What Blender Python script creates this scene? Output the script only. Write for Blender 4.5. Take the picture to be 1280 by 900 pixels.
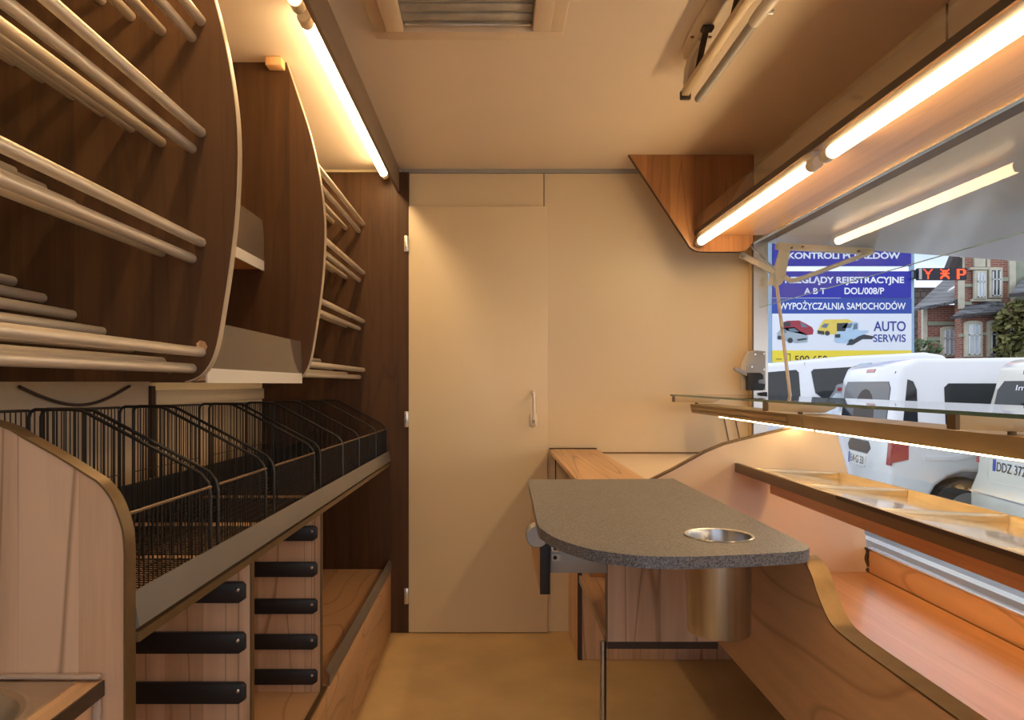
import bpy, bmesh, math, random
from mathutils import Vector, Matrix
random.seed(7)
for o in list(bpy.data.objects):
    bpy.data.objects.remove(o, do_unlink=True)
scene = bpy.context.scene
COL = scene.collection

# ---------------------------------------------------------------- camera
F, CX, CY, EYE = 940.0, 614.0, 480.0, 1.124      # pixels (1280x900 frame), metres
cam = bpy.data.cameras.new('camera'); camo = bpy.data.objects.new('camera', cam); COL.objects.link(camo)
camo.location = (0, 0, EYE); camo.rotation_euler = (math.pi/2, 0, 0)
cam.sensor_fit = 'HORIZONTAL'; cam.sensor_width = 36; cam.lens = F/1280*36
cam.shift_x = (640-CX)/1280; cam.shift_y = (CY-450)/1280
cam.clip_start = 0.02; cam.clip_end = 500
scene.camera = camo
# ---------------------------------------------------------------- sky, exposure
w = bpy.data.worlds.new('sky'); scene.world = w; w.use_nodes = True
nt = w.node_tree; nt.nodes.clear()
out = nt.nodes.new('ShaderNodeOutputWorld'); bg = nt.nodes.new('ShaderNodeBackground')
tc = nt.nodes.new('ShaderNodeTexCoord'); mp = nt.nodes.new('ShaderNodeMapping'); mp.inputs['Scale'].default_value = (1, 1, 2.6)
no = nt.nodes.new('ShaderNodeTexNoise'); no.inputs['Scale'].default_value = 2.6; no.inputs['Detail'].default_value = 7
cr = nt.nodes.new('ShaderNodeValToRGB')
cr.color_ramp.elements[0].position = .38; cr.color_ramp.elements[0].color = (.50, .60, .76, 1)
cr.color_ramp.elements[1].position = .60; cr.color_ramp.elements[1].color = (.95, .96, 1.0, 1)
for a, b in ((tc.outputs['Generated'], mp.inputs[0]), (mp.outputs[0], no.inputs['Vector']), (no.outputs['Fac'], cr.inputs[0]),
             (cr.outputs[0], bg.inputs[0]), (bg.outputs[0], out.inputs[0])):
    nt.links.new(a, b)
bg.inputs[1].default_value = 1.35
scene.view_settings.view_transform = 'Standard'; scene.view_settings.look = 'None'
scene.view_settings.gamma = 1; scene.view_settings.use_curve_mapping = False
scene.view_settings.exposure = 0.22
TUBE_LEFT, TUBE_RIGHT, LED = 26.0, 26.0, 24.0     # strength of the lamps' own light
TUBE_COL = (1.0, .69, .35)

# ---------------------------------------------------------------- helpers
def PX(x, y, d):
    "photo pixel at a known depth -> (X, Z)"
    return ((x-CX)/F*d, EYE-(y-CY)/F*d)
ORG = {}
def thing(name, label, cat, loc=(0, 0, 0), group=None, rotz=None):
    o = bpy.data.objects.new(name, None); COL.objects.link(o); o.empty_display_size = .05
    o.location = loc; o['label'] = label; o['category'] = cat
    if group: o['group'] = group
    if rotz is not None:
        o.rotation_euler = (0, 0, rotz); ORG[o.name] = Vector((0, 0, 0))
    else: ORG[o.name] = Vector(loc)
    return o
def tag(o, label, cat, group=None, kind=None):
    o['label'] = label; o['category'] = cat
    if group: o['group'] = group
    if kind: o['kind'] = kind
    return o
def finish(bm, name, mat, parent=None, bevel=0, seg=2, smooth=True, angle=35, origin=None, label=None):
    bmesh.ops.remove_doubles(bm, verts=bm.verts, dist=1e-6)
    bmesh.ops.recalc_face_normals(bm, faces=bm.faces)
    if bevel:
        es = [e for e in bm.edges if len(e.link_faces) == 2 and e.calc_face_angle(0) > math.radians(28)]
        bmesh.ops.bevel(bm, geom=es, offset=bevel, segments=seg, profile=.5, affect='EDGES', clamp_overlap=True)
    for f in bm.faces: f.smooth = smooth
    for e in bm.edges: e.smooth = len(e.link_faces) == 2 and e.calc_face_angle(0) < math.radians(angle)
    bm.verts.ensure_lookup_table()
    if origin is None:
        xs = [v.co.x for v in bm.verts]; ys = [v.co.y for v in bm.verts]; zs = [v.co.z for v in bm.verts]
        origin = Vector(((min(xs)+max(xs))/2, (min(ys)+max(ys))/2, min(zs)))
    origin = Vector(origin)
    for v in bm.verts: v.co -= origin
    me = bpy.data.meshes.new(name); bm.to_mesh(me); bm.free()
    o = bpy.data.objects.new(name, me); COL.objects.link(o)
    me.materials.append(M[mat] if isinstance(mat, str) else mat)
    ORG[o.name] = origin
    if parent is not None:
        o.parent = parent; o.location = origin-ORG[parent.name]
    else: o.location = origin
    if label: o['label'] = label
    return o
def child_copy(src, parent, delta):
    "copy of a part under another (or the same) parent, shifted by delta in author space"
    c = src.copy(); COL.objects.link(c); c.parent = parent
    ORG[c.name] = ORG[src.name]+Vector(delta)
    c.location = ORG[c.name]-ORG[parent.name]
    return c
def dup(root, delta, label=None):
    r = root.copy(); COL.objects.link(r); r.location = root.location+Vector(delta); ORG[r.name] = ORG[root.name]+Vector(delta)
    if label: r['label'] = label
    for ch in list(root.children):
        c = ch.copy(); COL.objects.link(c); c.parent = r; ORG[c.name] = ORG[ch.name]+Vector(delta)
        for g in list(ch.children):
            k = g.copy(); COL.objects.link(k); k.parent = c; ORG[k.name] = ORG[g.name]+Vector(delta)
    return r
def NB(): return bmesh.new()
def b_box(bm, x0, x1, y0, y1, z0, z1):
    v = [bm.verts.new((x, y, z)) for x in (x0, x1) for y in (y0, y1) for z in (z0, z1)]
    for f in ((0, 1, 3, 2), (4, 6, 7, 5), (0, 4, 5, 1), (2, 3, 7, 6), (0, 2, 6, 4), (1, 5, 7, 3)):
        bm.faces.new([v[i] for i in f])
    return bm
def b_prism(bm, pts, plane, a0, a1):
    def co(p, a):
        return {'xz': (p[0], a, p[1]), 'yz': (a, p[0], p[1]), 'xy': (p[0], p[1], a)}[plane]
    lo = [bm.verts.new(co(p, a0)) for p in pts]; hi = [bm.verts.new(co(p, a1)) for p in pts]
    n = len(pts); bm.faces.new(lo); bm.faces.new(hi[::-1])
    for i in range(n):
        j = (i+1) % n; bm.faces.new((lo[i], hi[i], hi[j], lo[j]))
    return bm
def b_tube(bm, pts, r, n=8, cap=True, radii=None):
    pts = [Vector(p) for p in pts]; rings = []
    up = None
    for i, p in enumerate(pts):
        if i == 0: t = pts[1]-p
        elif i == len(pts)-1: t = p-pts[i-1]
        else: t = (pts[i+1]-p).normalized()+(p-pts[i-1]).normalized()
        t.normalize()
        if up is None:
            up = Vector((0, 0, 1)) if abs(t.z) < .9 else Vector((1, 0, 0))
        a = t.cross(up); a.normalize(); b = a.cross(t); b.normalize(); up = b
        rr = radii[i] if radii else r
        rings.append([bm.verts.new(p+(a*math.cos(2*math.pi*(k+.5)/n)+b*math.sin(2*math.pi*(k+.5)/n))*rr) for k in range(n)])
    for i in range(len(rings)-1):
        for k in range(n):
            bm.faces.new((rings[i][k], rings[i][(k+1) % n], rings[i+1][(k+1) % n], rings[i+1][k]))
    if cap:
        bm.faces.new(rings[0][::-1]); bm.faces.new(rings[-1])
    return bm
def b_strip(bm, path, plane, a0, a1, t):
    "ribbon following an open path (edge banding), thickness t to the left of the path"
    n = len(path); off = []
    for i in range(n):
        p0 = Vector(path[max(i-1, 0)]); p1 = Vector(path[min(i+1, n-1)]); d = (p1-p0); d.normalize()
        off.append((path[i][0]-d.y*t, path[i][1]+d.x*t))
    b_prism(bm, list(path)+off[::-1], plane, a0, a1); return bm
def b_lathe(bm, prof, cx, cy, n=32, axis='z'):
    rings = []
    for r, z in prof:
        rings.append([bm.verts.new((cx+r*math.cos(2*math.pi*k/n), cy+r*math.sin(2*math.pi*k/n), z)) for k in range(n)])
    for i in range(len(rings)-1):
        for k in range(n): bm.faces.new((rings[i][k], rings[i][(k+1) % n], rings[i+1][(k+1) % n], rings[i+1][k]))
    return bm
def box(name, mat, parent, x0, x1, y0, y1, z0, z1, bevel=0, **k):
    return finish(b_box(NB(), x0, x1, y0, y1, z0, z1), name, mat, parent, bevel=bevel, **k)
def prism(name, mat, parent, pts, plane, a0, a1, bevel=0, **k):
    return finish(b_prism(NB(), pts, plane, a0, a1), name, mat, parent, bevel=bevel, **k)
def tube(name, mat, parent, pts, r, n=10, **k):
    return finish(b_tube(NB(), pts, r, n), name, mat, parent, **k)
def arc(cx, cy, r, a0, a1, n=6):
    return [(cx+r*math.cos(math.radians(a0+(a1-a0)*i/n)), cy+r*math.sin(math.radians(a0+(a1-a0)*i/n))) for i in range(n+1)]
def smooth_path(p, n=4):
    "Catmull-Rom through 2D points"
    q = [p[0]]+list(p)+[p[-1]]; outp = []
    for i in range(1, len(q)-2):
        for k in range(n):
            t = k/n
            outp.append(tuple(.5*(2*q[i][c]+(-q[i-1][c]+q[i+1][c])*t+(2*q[i-1][c]-5*q[i][c]+4*q[i+1][c]-q[i+2][c])*t*t
                        + (-q[i-1][c]+3*q[i][c]-3*q[i+1][c]+q[i+2][c])*t**3) for c in (0, 1)))
    outp.append(tuple(p[-1])); return outp
def struct(o):
    o['kind'] = 'structure'; return o

# ---------------------------------------------------------------- materials
M = {}
def base_mat(name):
    m = bpy.data.materials.new(name); m.use_nodes = True; t = m.node_tree
    M[name] = m; return m, t, t.nodes['Principled BSDF']
def N(t, kind, **k):
    n = t.nodes.new(kind)
    for a, v in k.items():
        if a in n.inputs.keys(): n.inputs[a].default_value = v
        else: setattr(n, a, v)
    return n
def plain(name, col, rough=.5, metal=0, var=.06, scale=6, bump=0, bscale=200, spec=.5, coat=0, stretch=(1, 1, 1)):
    m, t, p = base_mat(name)
    c = N(t, 'ShaderNodeTexCoord'); mp = N(t, 'ShaderNodeMapping'); mp.inputs['Scale'].default_value = stretch
    t.links.new(c.outputs['Object'], mp.inputs[0])
    n = N(t, 'ShaderNodeTexNoise', Scale=scale, Detail=5.0); t.links.new(mp.outputs[0], n.inputs['Vector'])
    r = N(t, 'ShaderNodeValToRGB')
    r.color_ramp.elements[0].position = .3; r.color_ramp.elements[1].position = .7
    r.color_ramp.elements[0].color = tuple(max(0, x*(1-var)) for x in col)+(1,)
    r.color_ramp.elements[1].color = tuple(min(1, x*(1+var)) for x in col)+(1,)
    t.links.new(n.outputs['Fac'], r.inputs[0]); t.links.new(r.outputs[0], p.inputs['Base Color'])
    p.inputs['Roughness'].default_value = rough; p.inputs['Metallic'].default_value = metal
    p.inputs['Specular IOR Level'].default_value = spec; p.inputs['Coat Weight'].default_value = coat
    if bump:
        n2 = N(t, 'ShaderNodeTexNoise', Scale=bscale, Detail=3.0); t.links.new(mp.outputs[0], n2.inputs['Vector'])
        b = N(t, 'ShaderNodeBump', Strength=bump, Distance=.002); t.links.new(n2.outputs['Fac'], b.inputs['Height'])
        t.links.new(b.outputs[0], p.inputs['Normal'])
    return m
def wood(name, light, mid, dark, axis, stave=.075, rough=.42, line=.5, spec=.5, fine=1.0, coat=0.0, ring=(9, .42)):
    m, t, p = base_mat(name); L = t.links.new
    c = N(t, 'ShaderNodeTexCoord'); inf = N(t, 'ShaderNodeObjectInfo')
    off = N(t, 'ShaderNodeVectorMath', operation='SCALE'); cmb0 = N(t, 'ShaderNodeCombineXYZ')
    for i in range(3): L(inf.outputs['Random'], cmb0.inputs[i])
    L(cmb0.outputs[0], off.inputs[0]); off.inputs['Scale'].default_value = 7.0
    add = N(t, 'ShaderNodeVectorMath', operation='ADD'); L(c.outputs['Object'], add.inputs[0]); L(off.outputs[0], add.inputs[1])
    s = N(t, 'ShaderNodeSeparateXYZ'); L(add.outputs[0], s.inputs[0])
    ax = 'XYZ'.index(axis); o1, o2 = [i for i in range(3) if i != ax]
    ac = N(t, 'ShaderNodeMath', operation='ADD'); L(s.outputs[o1], ac.inputs[0]); L(s.outputs[o2], ac.inputs[1])
    # staves of slightly different tone
    dv = N(t, 'ShaderNodeMath', operation='DIVIDE'); L(ac.outputs[0], dv.inputs[0]); dv.inputs[1].default_value = stave
    fl = N(t, 'ShaderNodeMath', operation='FLOOR'); L(dv.outputs[0], fl.inputs[0])
    wn = N(t, 'ShaderNodeTexWhiteNoise', noise_dimensions='1D'); L(fl.outputs[0], wn.inputs['W'])
    # long grain
    def vec(sa, sg, shift=True):
        a = N(t, 'ShaderNodeMath', operation='MULTIPLY'); L(ac.outputs[0], a.inputs[0]); a.inputs[1].default_value = sa
        g = N(t, 'ShaderNodeMath', operation='MULTIPLY'); L(s.outputs[ax], g.inputs[0]); g.inputs[1].default_value = sg
        v = N(t, 'ShaderNodeCombineXYZ'); L(a.outputs[0], v.inputs[0]); L(g.outputs[0], v.inputs[1])
        if shift:
            sh = N(t, 'ShaderNodeMath', operation='MULTIPLY'); L(wn.outputs['Value'], sh.inputs[0]); sh.inputs[1].default_value = 13.0
            L(sh.outputs[0], v.inputs[2])
        return v
    n1 = N(t, 'ShaderNodeTexNoise', Scale=1.0, Detail=4.0); L(vec(30*fine, 1.6).outputs[0], n1.inputs['Vector'])
    n3 = N(t, 'ShaderNodeTexNoise', Scale=1.0, Detail=2.0); L(vec(260*fine, 14).outputs[0], n3.inputs['Vector'])
    n2 = N(t, 'ShaderNodeTexNoise', Scale=1.0, Detail=1.0); L(vec(ring[0]*fine, ring[1]).outputs[0], n2.inputs['Vector'])
    # dark growth lines: rings of the low-frequency noise
    ml = N(t, 'ShaderNodeMath', operation='MULTIPLY'); L(n2.outputs['Fac'], ml.inputs[0]); ml.inputs[1].default_value = 8.0
    fr = N(t, 'ShaderNodeMath', operation='FRACT'); L(ml.outputs[0], fr.inputs[0])
    lr = N(t, 'ShaderNodeValToRGB'); e = lr.color_ramp.elements
    e[0].position = 0; e[0].color = (line, line, line, 1); e[1].position = .10; e[1].color = (0, 0, 0, 1)
    k = lr.color_ramp.elements.new(.94); k.color = (0, 0, 0, 1); k = lr.color_ramp.elements.new(1); k.color = (line,)*3+(1,)
    L(fr.outputs[0], lr.inputs[0])
    tone = N(t, 'ShaderNodeMath', operation='MULTIPLY_ADD'); L(wn.outputs['Value'], tone.inputs[0]); tone.inputs[1].default_value = .45
    L(n1.outputs['Fac'], tone.inputs[2])
    t2 = N(t, 'ShaderNodeMath', operation='MULTIPLY_ADD'); L(n3.outputs['Fac'], t2.inputs[0]); t2.inputs[1].default_value = .25; L(tone.outputs[0], t2.inputs[2])
    cr = N(t, 'ShaderNodeValToRGB'); e = cr.color_ramp.elements
    e[0].position = .5; e[0].color = mid+(1,); e[1].position = 1.0; e[1].color = light+(1,)
    L(t2.outputs[0], cr.inputs[0])
    mx = N(t, 'ShaderNodeMix', data_type='RGBA'); L(lr.outputs[0], mx.inputs['Factor'])
    L(cr.outputs[0], mx.inputs[6]); mx.inputs[7].default_value = dark+(1,)
    L(mx.outputs[2], p.inputs['Base Color'])
    p.inputs['Roughness'].default_value = rough; p.inputs['Specular IOR Level'].default_value = spec; p.inputs['Coat Weight'].default_value = coat
    p.inputs['Coat Roughness'].default_value = .25
    b = N(t, 'ShaderNodeBump', Strength=.08, Distance=.001); L(n3.outputs['Fac'], b.inputs['Height']); L(b.outputs[0], p.inputs['Normal'])
    return m
def glow(name, col, s):
    m, t, p = base_mat(name); p.inputs['Base Color'].default_value = col+(1,)
    p.inputs['Emission Color'].default_value = col+(1,); p.inputs['Emission Strength'].default_value = s; return m
def clear(name, tint=(1, 1, 1), rough=.02, haze=0.0, hazecol=(.6, .6, .6), ior=1.5):
    m = bpy.data.materials.new(name); m.use_nodes = True; t = m.node_tree; t.nodes.clear(); M[name] = m
    o = N(t, 'ShaderNodeOutputMaterial'); tr = N(t, 'ShaderNodeBsdfTransparent'); gl = N(t, 'ShaderNodeBsdfGlossy')
    tr.inputs[0].default_value = tint+(1,); gl.inputs['Roughness'].default_value = rough
    fr = N(t, 'ShaderNodeFresnel', IOR=ior); mx = N(t, 'ShaderNodeMixShader')
    ge = N(t, 'ShaderNodeNewGeometry'); ma = N(t, 'ShaderNodeMath', operation='MULTIPLY_ADD')    # same reflectance from both faces of a thin sheet
    t.links.new(ge.outputs['Backfacing'], ma.inputs[0]); ma.inputs[1].default_value = 1.0001-ior; ma.inputs[2].default_value = ior
    t.links.new(ma.outputs[0], fr.inputs['IOR'])
    t.links.new(fr.outputs[0], mx.inputs[0]); t.links.new(tr.outputs[0], mx.inputs[1]); t.links.new(gl.outputs[0], mx.inputs[2])
    last = mx
    if haze:
        df = N(t, 'ShaderNodeBsdfDiffuse'); df.inputs[0].default_value = hazecol+(1,)
        m2 = N(t, 'ShaderNodeMixShader'); m2.inputs[0].default_value = haze
        t.links.new(mx.outputs[0], m2.inputs[1]); t.links.new(df.outputs[0], m2.inputs[2]); last = m2
    t.links.new(last.outputs[0], o.inputs[0]); return m

plain('cream', (.80, .67, .46), rough=.38, var=.02, scale=2)
plain('door_cream', (.82, .69, .48), rough=.36, var=.02, scale=2)
plain('ceiling_white', (.82, .70, .57), rough=.45, var=.03, scale=1.5)
plain('floor_vinyl', (.64, .46, .23), rough=.55, var=.12, scale=5, bump=.15, bscale=120)
plain('pink_laminate', (.82, .68, .54), rough=.3, var=.02, scale=2)
wood('oak_z', (.80, .55, .37), (.61, .38, .23), (.30, .15, .07), 'Z', line=.75)
wood('oak_y', (.72, .46, .265), (.55, .33, .175), (.30, .15, .07), 'Y', line=.7)
wood('oak_long', (.70, .44, .25), (.55, .33, .175), (.33, .17, .08), 'Y', stave=.6, line=.55, ring=(4.0, .9))
wood('oak_x', (.64, .41, .23), (.49, .29, .15), (.30, .155, .07), 'X')
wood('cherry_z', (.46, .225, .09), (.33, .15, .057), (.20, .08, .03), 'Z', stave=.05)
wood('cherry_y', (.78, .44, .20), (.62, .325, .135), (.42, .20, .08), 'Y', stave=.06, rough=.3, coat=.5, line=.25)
wood('walnut_z', (.098, .047, .020), (.054, .025, .011), (.03, .013, .006), 'Z', stave=.16, rough=.45, line=.25, spec=.3)
plain('walnut_edge', (.06, .035, .02), rough=.45)
plain('edge_band', (.60, .52, .40), rough=.3, metal=.4)
plain('brass', (.23, .155, .078), rough=.4, metal=.7, var=.12, scale=30)
plain('bronze_trim', (.20, .13, .07), rough=.4, metal=.5)
plain('aluminium', (.80, .72, .60), rough=.38, metal=.6, var=.08, scale=9, stretch=(8, .6, 8))
plain('alu_bright', (.78, .74, .68), rough=.25, metal=.8, var=.05)
plain('alu_beige', (.62, .50, .33), rough=.42, metal=.35, var=.04)
plain('beam_bronze', (.40, .30, .175), rough=.45, metal=.3, var=.04)
plain('steel', (.55, .56, .58), rough=.28, metal=1, var=.12, scale=8, stretch=(14, 14, .4))
plain('steel_sink', (.58, .50, .40), rough=.36, metal=.9, var=.08, scale=14)
plain('lip_metal', (.26, .245, .23), rough=.42, metal=.6, var=.05)
plain('black_plastic', (.018, .019, .024), rough=.45, var=.2, scale=20, bump=.1)
plain('black_wire', (.014, .013, .013), rough=.4, var=.1)
plain('dark_strap', (.05, .035, .025), rough=.6)
plain('valance_brown', (.24, .18, .13), rough=.4, var=.05)
plain('white_plastic', (.80, .76, .68), rough=.35, var=.02)
plain('grey_metal', (.42, .42, .41), rough=.45, metal=.4)
plain('grey_plastic', (.35, .35, .37), rough=.4)
plain('stay_enamel', (.70, .60, .47), rough=.4, var=.04)
plain('frame_peach', (.76, .62, .46), rough=.4, var=.04)
plain('vent_grey', (.42, .40, .36), rough=.6, var=.25, scale=14, bump=.3, bscale=60)
plain('block_orange', (.80, .48, .22), rough=.5)
plain('sealant', (.50, .40, .32), rough=.4)
plain('flap_white', (.50, .47, .45), rough=.22, var=.02, scale=3, spec=.6)
plain('seal_brown', (.14, .10, .07), rough=.5)
plain('tray_plastic', (.70, .58, .40), rough=.16, metal=.35, var=.08, scale=7, coat=.6)
plain('cable', (.10, .07, .05), rough=.5)
clear('glass', (.95, .98, .97), ior=1.36); clear('acrylic', (.96, .95, .93), rough=.04, haze=.10, hazecol=(.62, .55, .45))
clear('acrylic_clear', (.95, .94, .93), rough=.03, haze=.05, hazecol=(.6, .52, .4))
plain('glass_edge', (.16, .30, .24), rough=.15, spec=.7)
glow('tube_left_glow', TUBE_COL, TUBE_LEFT); glow('tube_right_glow', TUBE_COL, TUBE_RIGHT); glow('led_soft', (1.0, .68, .30), 20.0); glow('led_glow', (1.0, .68, .30), LED)
# speckled stone composite
m, t, p = base_mat('granite'); L = t.links.new
c = N(t, 'ShaderNodeTexCoord'); v = N(t, 'ShaderNodeTexVoronoi', Scale=560.0); L(c.outputs['Object'], v.inputs['Vector'])
r = N(t, 'ShaderNodeValToRGB'); r.color_ramp.elements[0].color = (.06, .068, .085, 1); r.color_ramp.elements[1].color = (.29, .305, .345, 1)
s = N(t, 'ShaderNodeSeparateColor'); L(v.outputs['Color'], s.inputs[0]); L(s.outputs[0], r.inputs[0])
n = N(t, 'ShaderNodeTexNoise', Scale=9.0, Detail=6.0); L(c.outputs['Object'], n.inputs['Vector'])
mx = N(t, 'ShaderNodeMix', data_type='RGBA', blend_type='MULTIPLY'); mx.inputs[0].default_value = .5
r2 = N(t, 'ShaderNodeValToRGB'); r2.color_ramp.elements[0].color = (.55, .53, .5, 1); L(n.outputs['Fac'], r2.inputs[0])
L(r.outputs[0], mx.inputs[6]); L(r2.outputs[0], mx.inputs[7]); L(mx.outputs[2], p.inputs['Base Color'])
p.inputs['Roughness'].default_value = .36
# outdoors
plain('asphalt', (.36, .35, .36), rough=.9, var=.15, scale=3, bump=.3, bscale=40)
plain('paint_white', (.82, .83, .86), rough=.18, var=.01, coat=.6)
plain('paint_cream', (.78, .75, .66), rough=.2, var=.01, coat=.6)
plain('paint_silver', (.62, .65, .70), rough=.25, metal=.3, var=.02, coat=.5)
plain('car_glass', (.02, .024, .028), rough=.05, var=.1, spec=.5)
plain('car_black', (.03, .032, .036), rough=.5)
plain('tyre', (.018, .018, .018), rough=.8)
plain('rim', (.45, .45, .46), rough=.35, metal=.7)
plain('tail_red', (.42, .03, .03), rough=.15, coat=.6)
plain('plate_white', (.80, .80, .80), rough=.4, var=.01); plain('plate_blue', (.03, .08, .45), rough=.4); plain('ink_black', (.02, .02, .03), rough=.6)
plain('sign_navy', (.008, .012, .36), rough=.35, var=.02); plain('sign_blue', (.018, .06, .36), rough=.35, var=.02)
plain('sign_white', (.76, .80, .88), rough=.4, var=.01); plain('sign_yellow', (.85, .68, .04), rough=.4, var=.02)
plain('letter_white', (.86, .88, .95), rough=.4, var=.01); plain('letter_blue', (.015, .04, .28), rough=.4, var=.01)
plain('post_blue', (.30, .44, .62), rough=.4); plain('print_red', (.35, .03, .05), rough=.4); plain('print_silver', (.36, .44, .50), rough=.4)
plain('print_yellow', (.78, .58, .10), rough=.4); plain('print_pale', (.42, .60, .78), rough=.4); plain('print_dark', (.04, .045, .055), rough=.5)
plain('print_glass', (.14, .20, .25), rough=.4)
glow('led_red', (1.0, .06, .015), 2.2)
plain('stone', (.56, .53, .42), rough=.8, var=.12, scale=4); plain('stone_green', (.34, .37, .28), rough=.8, var=.1, scale=4)
plain('pane', (.55, .62, .70), rough=.06, var=.25, scale=2.5, spec=.9); plain('pane_dark', (.05, .06, .07), rough=.06, spec=.9)
plain('curtain', (.66, .66, .64), rough=.8); plain('window_frame_paint', (.72, .74, .72), rough=.5)
plain('dark_timber', (.05, .04, .038), rough=.7)
plain('ivy_leaf', (.19, .18, .06), rough=.6, var=.5, scale=3); plain('bush_leaf', (.06, .10, .03), rough=.6, var=.5, scale=6)
def masonry(name, c1, c2, mortar, scale, bw, bh, ms, rough=.85, offset=.5, plane='xz'):
    m, t, p = base_mat(name); L = t.links.new
    c = N(t, 'ShaderNodeTexCoord'); s = N(t, 'ShaderNodeSeparateXYZ'); L(c.outputs['Object'], s.inputs[0])
    a = N(t, 'ShaderNodeMath', operation='ADD'); L(s.outputs[0], a.inputs[0]); L(s.outputs[1], a.inputs[1])
    v = N(t, 'ShaderNodeCombineXYZ'); L(a.outputs[0], v.inputs[0]); L(s.outputs[2], v.inputs[1])
    b = N(t, 'ShaderNodeTexBrick', offset=offset); b.inputs['Scale'].default_value = scale
    b.inputs['Color1'].default_value = c1+(1,); b.inputs['Color2'].default_value = c2+(1,); b.inputs['Mortar'].default_value = mortar+(1,)
    b.inputs['Brick Width'].default_value = bw; b.inputs['Row Height'].default_value = bh; b.inputs['Mortar Size'].default_value = ms
    L(v.outputs[0], b.inputs['Vector']); L(b.outputs['Color'], p.inputs['Base Color']); p.inputs['Roughness'].default_value = rough
    bp = N(t, 'ShaderNodeBump', Strength=.4, Distance=.02, invert=True); L(b.outputs['Fac'], bp.inputs['Height']); L(bp.outputs[0], p.inputs['Normal'])
masonry('brick_red', (.36, .13, .085), (.25, .09, .06), (.36, .27, .22), 1, .25, .078, .012)
masonry('slate', (.11, .12, .135), (.17, .18, .20), (.05, .05, .055), 1, .34, .2, .025, rough=.5)
masonry('tile_brown', (.10, .075, .065), (.13, .095, .08), (.05, .04, .035), 1, .3, .3, .03)

# ---------------------------------------------------------------- room shell
XL, XR, YB, YN, ZC = -1.035, 1.17, 3.424, -.70, 2.10
struct(box('floor', 'floor_vinyl', None, XL-.05, XR+.06, YN-.05, YB+.05, -.05, 0))
struct(box('ceiling', 'ceiling_white', None, XL-.05, XR+.06, YN-.05, YB+.05, ZC, ZC+.05))
struct(box('wall_left', 'cream', None, XL-.05, XL, YN, YB, 0, ZC))
wn_ = struct(box('wall_near', 'cream', None, XL-.05, -.53, YN-.05, YN, 0, ZC))      # open entrance doorway behind the photographer
box('door_pier', 'cream', wn_, .72, XR+.06, YN-.05, YN, 0, ZC)
box('door_header', 'cream', wn_, -.53, .72, YN-.05, YN, 2.07, ZC)
wb = struct(box('wall_back', 'cream', None, XL-.05, XR+.06, YB, YB+.05, 0, ZC))
box('panel', 'cream', wb, -.372, .238, YB-.008, YB, 1.93, 2.08, label='cream filler panel above the door')
box('panel', 'cream', wb, .242, 1.168, YB-.008, YB, 0, 2.08, label='cream wall panel beside the door')
box('panel', 'cream', wb, .242, .250, YB-.011, YB-.008, .84, 1.93)
box('seam', 'bronze_trim', wb, .2548, .2568, YB-.0088, YB-.0081, .004, .81)
box('seam', 'bronze_trim', wb, .2385, .2415, YB-.0088, YB-.0005, 1.93, 2.08)
struct(box('trim_1', 'grey_metal', None, -.41, XR, YB-.014, YB-.0005, 2.082, 2.0995))
wr = struct(box('wall_right', 'cream', None, XR, XR+.05, YN, YB, 0, .53))
box('header', 'cream', wr, XR, XR+.05, YN, YB, 1.775, ZC)
box('far_jamb', 'cream', wr, XR, XR+.065, 3.36, YB, .53, 1.775)
box('near_jamb', 'cream', wr, XR, XR+.065, YN, -.63, .53, 1.775)
box('jamb_strip', 'bronze_trim', wr, XR-.006, XR, 3.352, 3.36, .82, 1.757)
box('jamb_strip', 'alu_bright', wr, XR+.0, XR+.064, 3.352, 3.36, .60, 1.757)
box('header_profile', 'alu_bright', wr, XR-.006, XR+.012, YN, 3.352, 1.752, 1.775)
box('header_seal', 'seal_brown', wr, XR+.0125, XR+.066, -.63, 3.36, 1.757, 1.775)
box('seam', 'bronze_trim', wr, XR-.003, XR, 1.925, 1.931, 1.776, 2.098)

# door with hinges and handle
dr = thing('door_1', 'plain cream door with lever handle in the back wall', 'door', (-.06, YB-.03, 0)); dr['kind'] = 'structure'
box('leaf', 'door_cream', dr, -.372, .254, YB-.034, YB-.010, .004, 1.925, bevel=.002)
for z in (1.755, .965, .17):
    h = NB(); b_box(h, -.392, -.372, YB-.046, YB-.022, z-.036, z+.036)
    finish(h, 'hinge', 'alu_bright', dr, bevel=.003, label='small pale metal door hinge')
hd = NB(); b_tube(hd, [(.190, YB-.034, .955), (.190, YB-.075, .955), (.190, YB-.088, .968), (.189, YB-.088, 1.06), (.188, YB-.085, 1.083), (.188, YB-.034, 1.09)], .0075, 10)
hdl = finish(hd, 'handle', 'aluminium', dr, label='upright brushed metal lever handle')
rp = NB(); b_prism(rp, arc(.190, .975, .017, 0, 180)+arc(.190, .945, .017, 180, 360), 'xz', YB-.040, YB-.034)
finish(rp, 'rose_plate', 'aluminium', hdl, bevel=.002)

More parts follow.
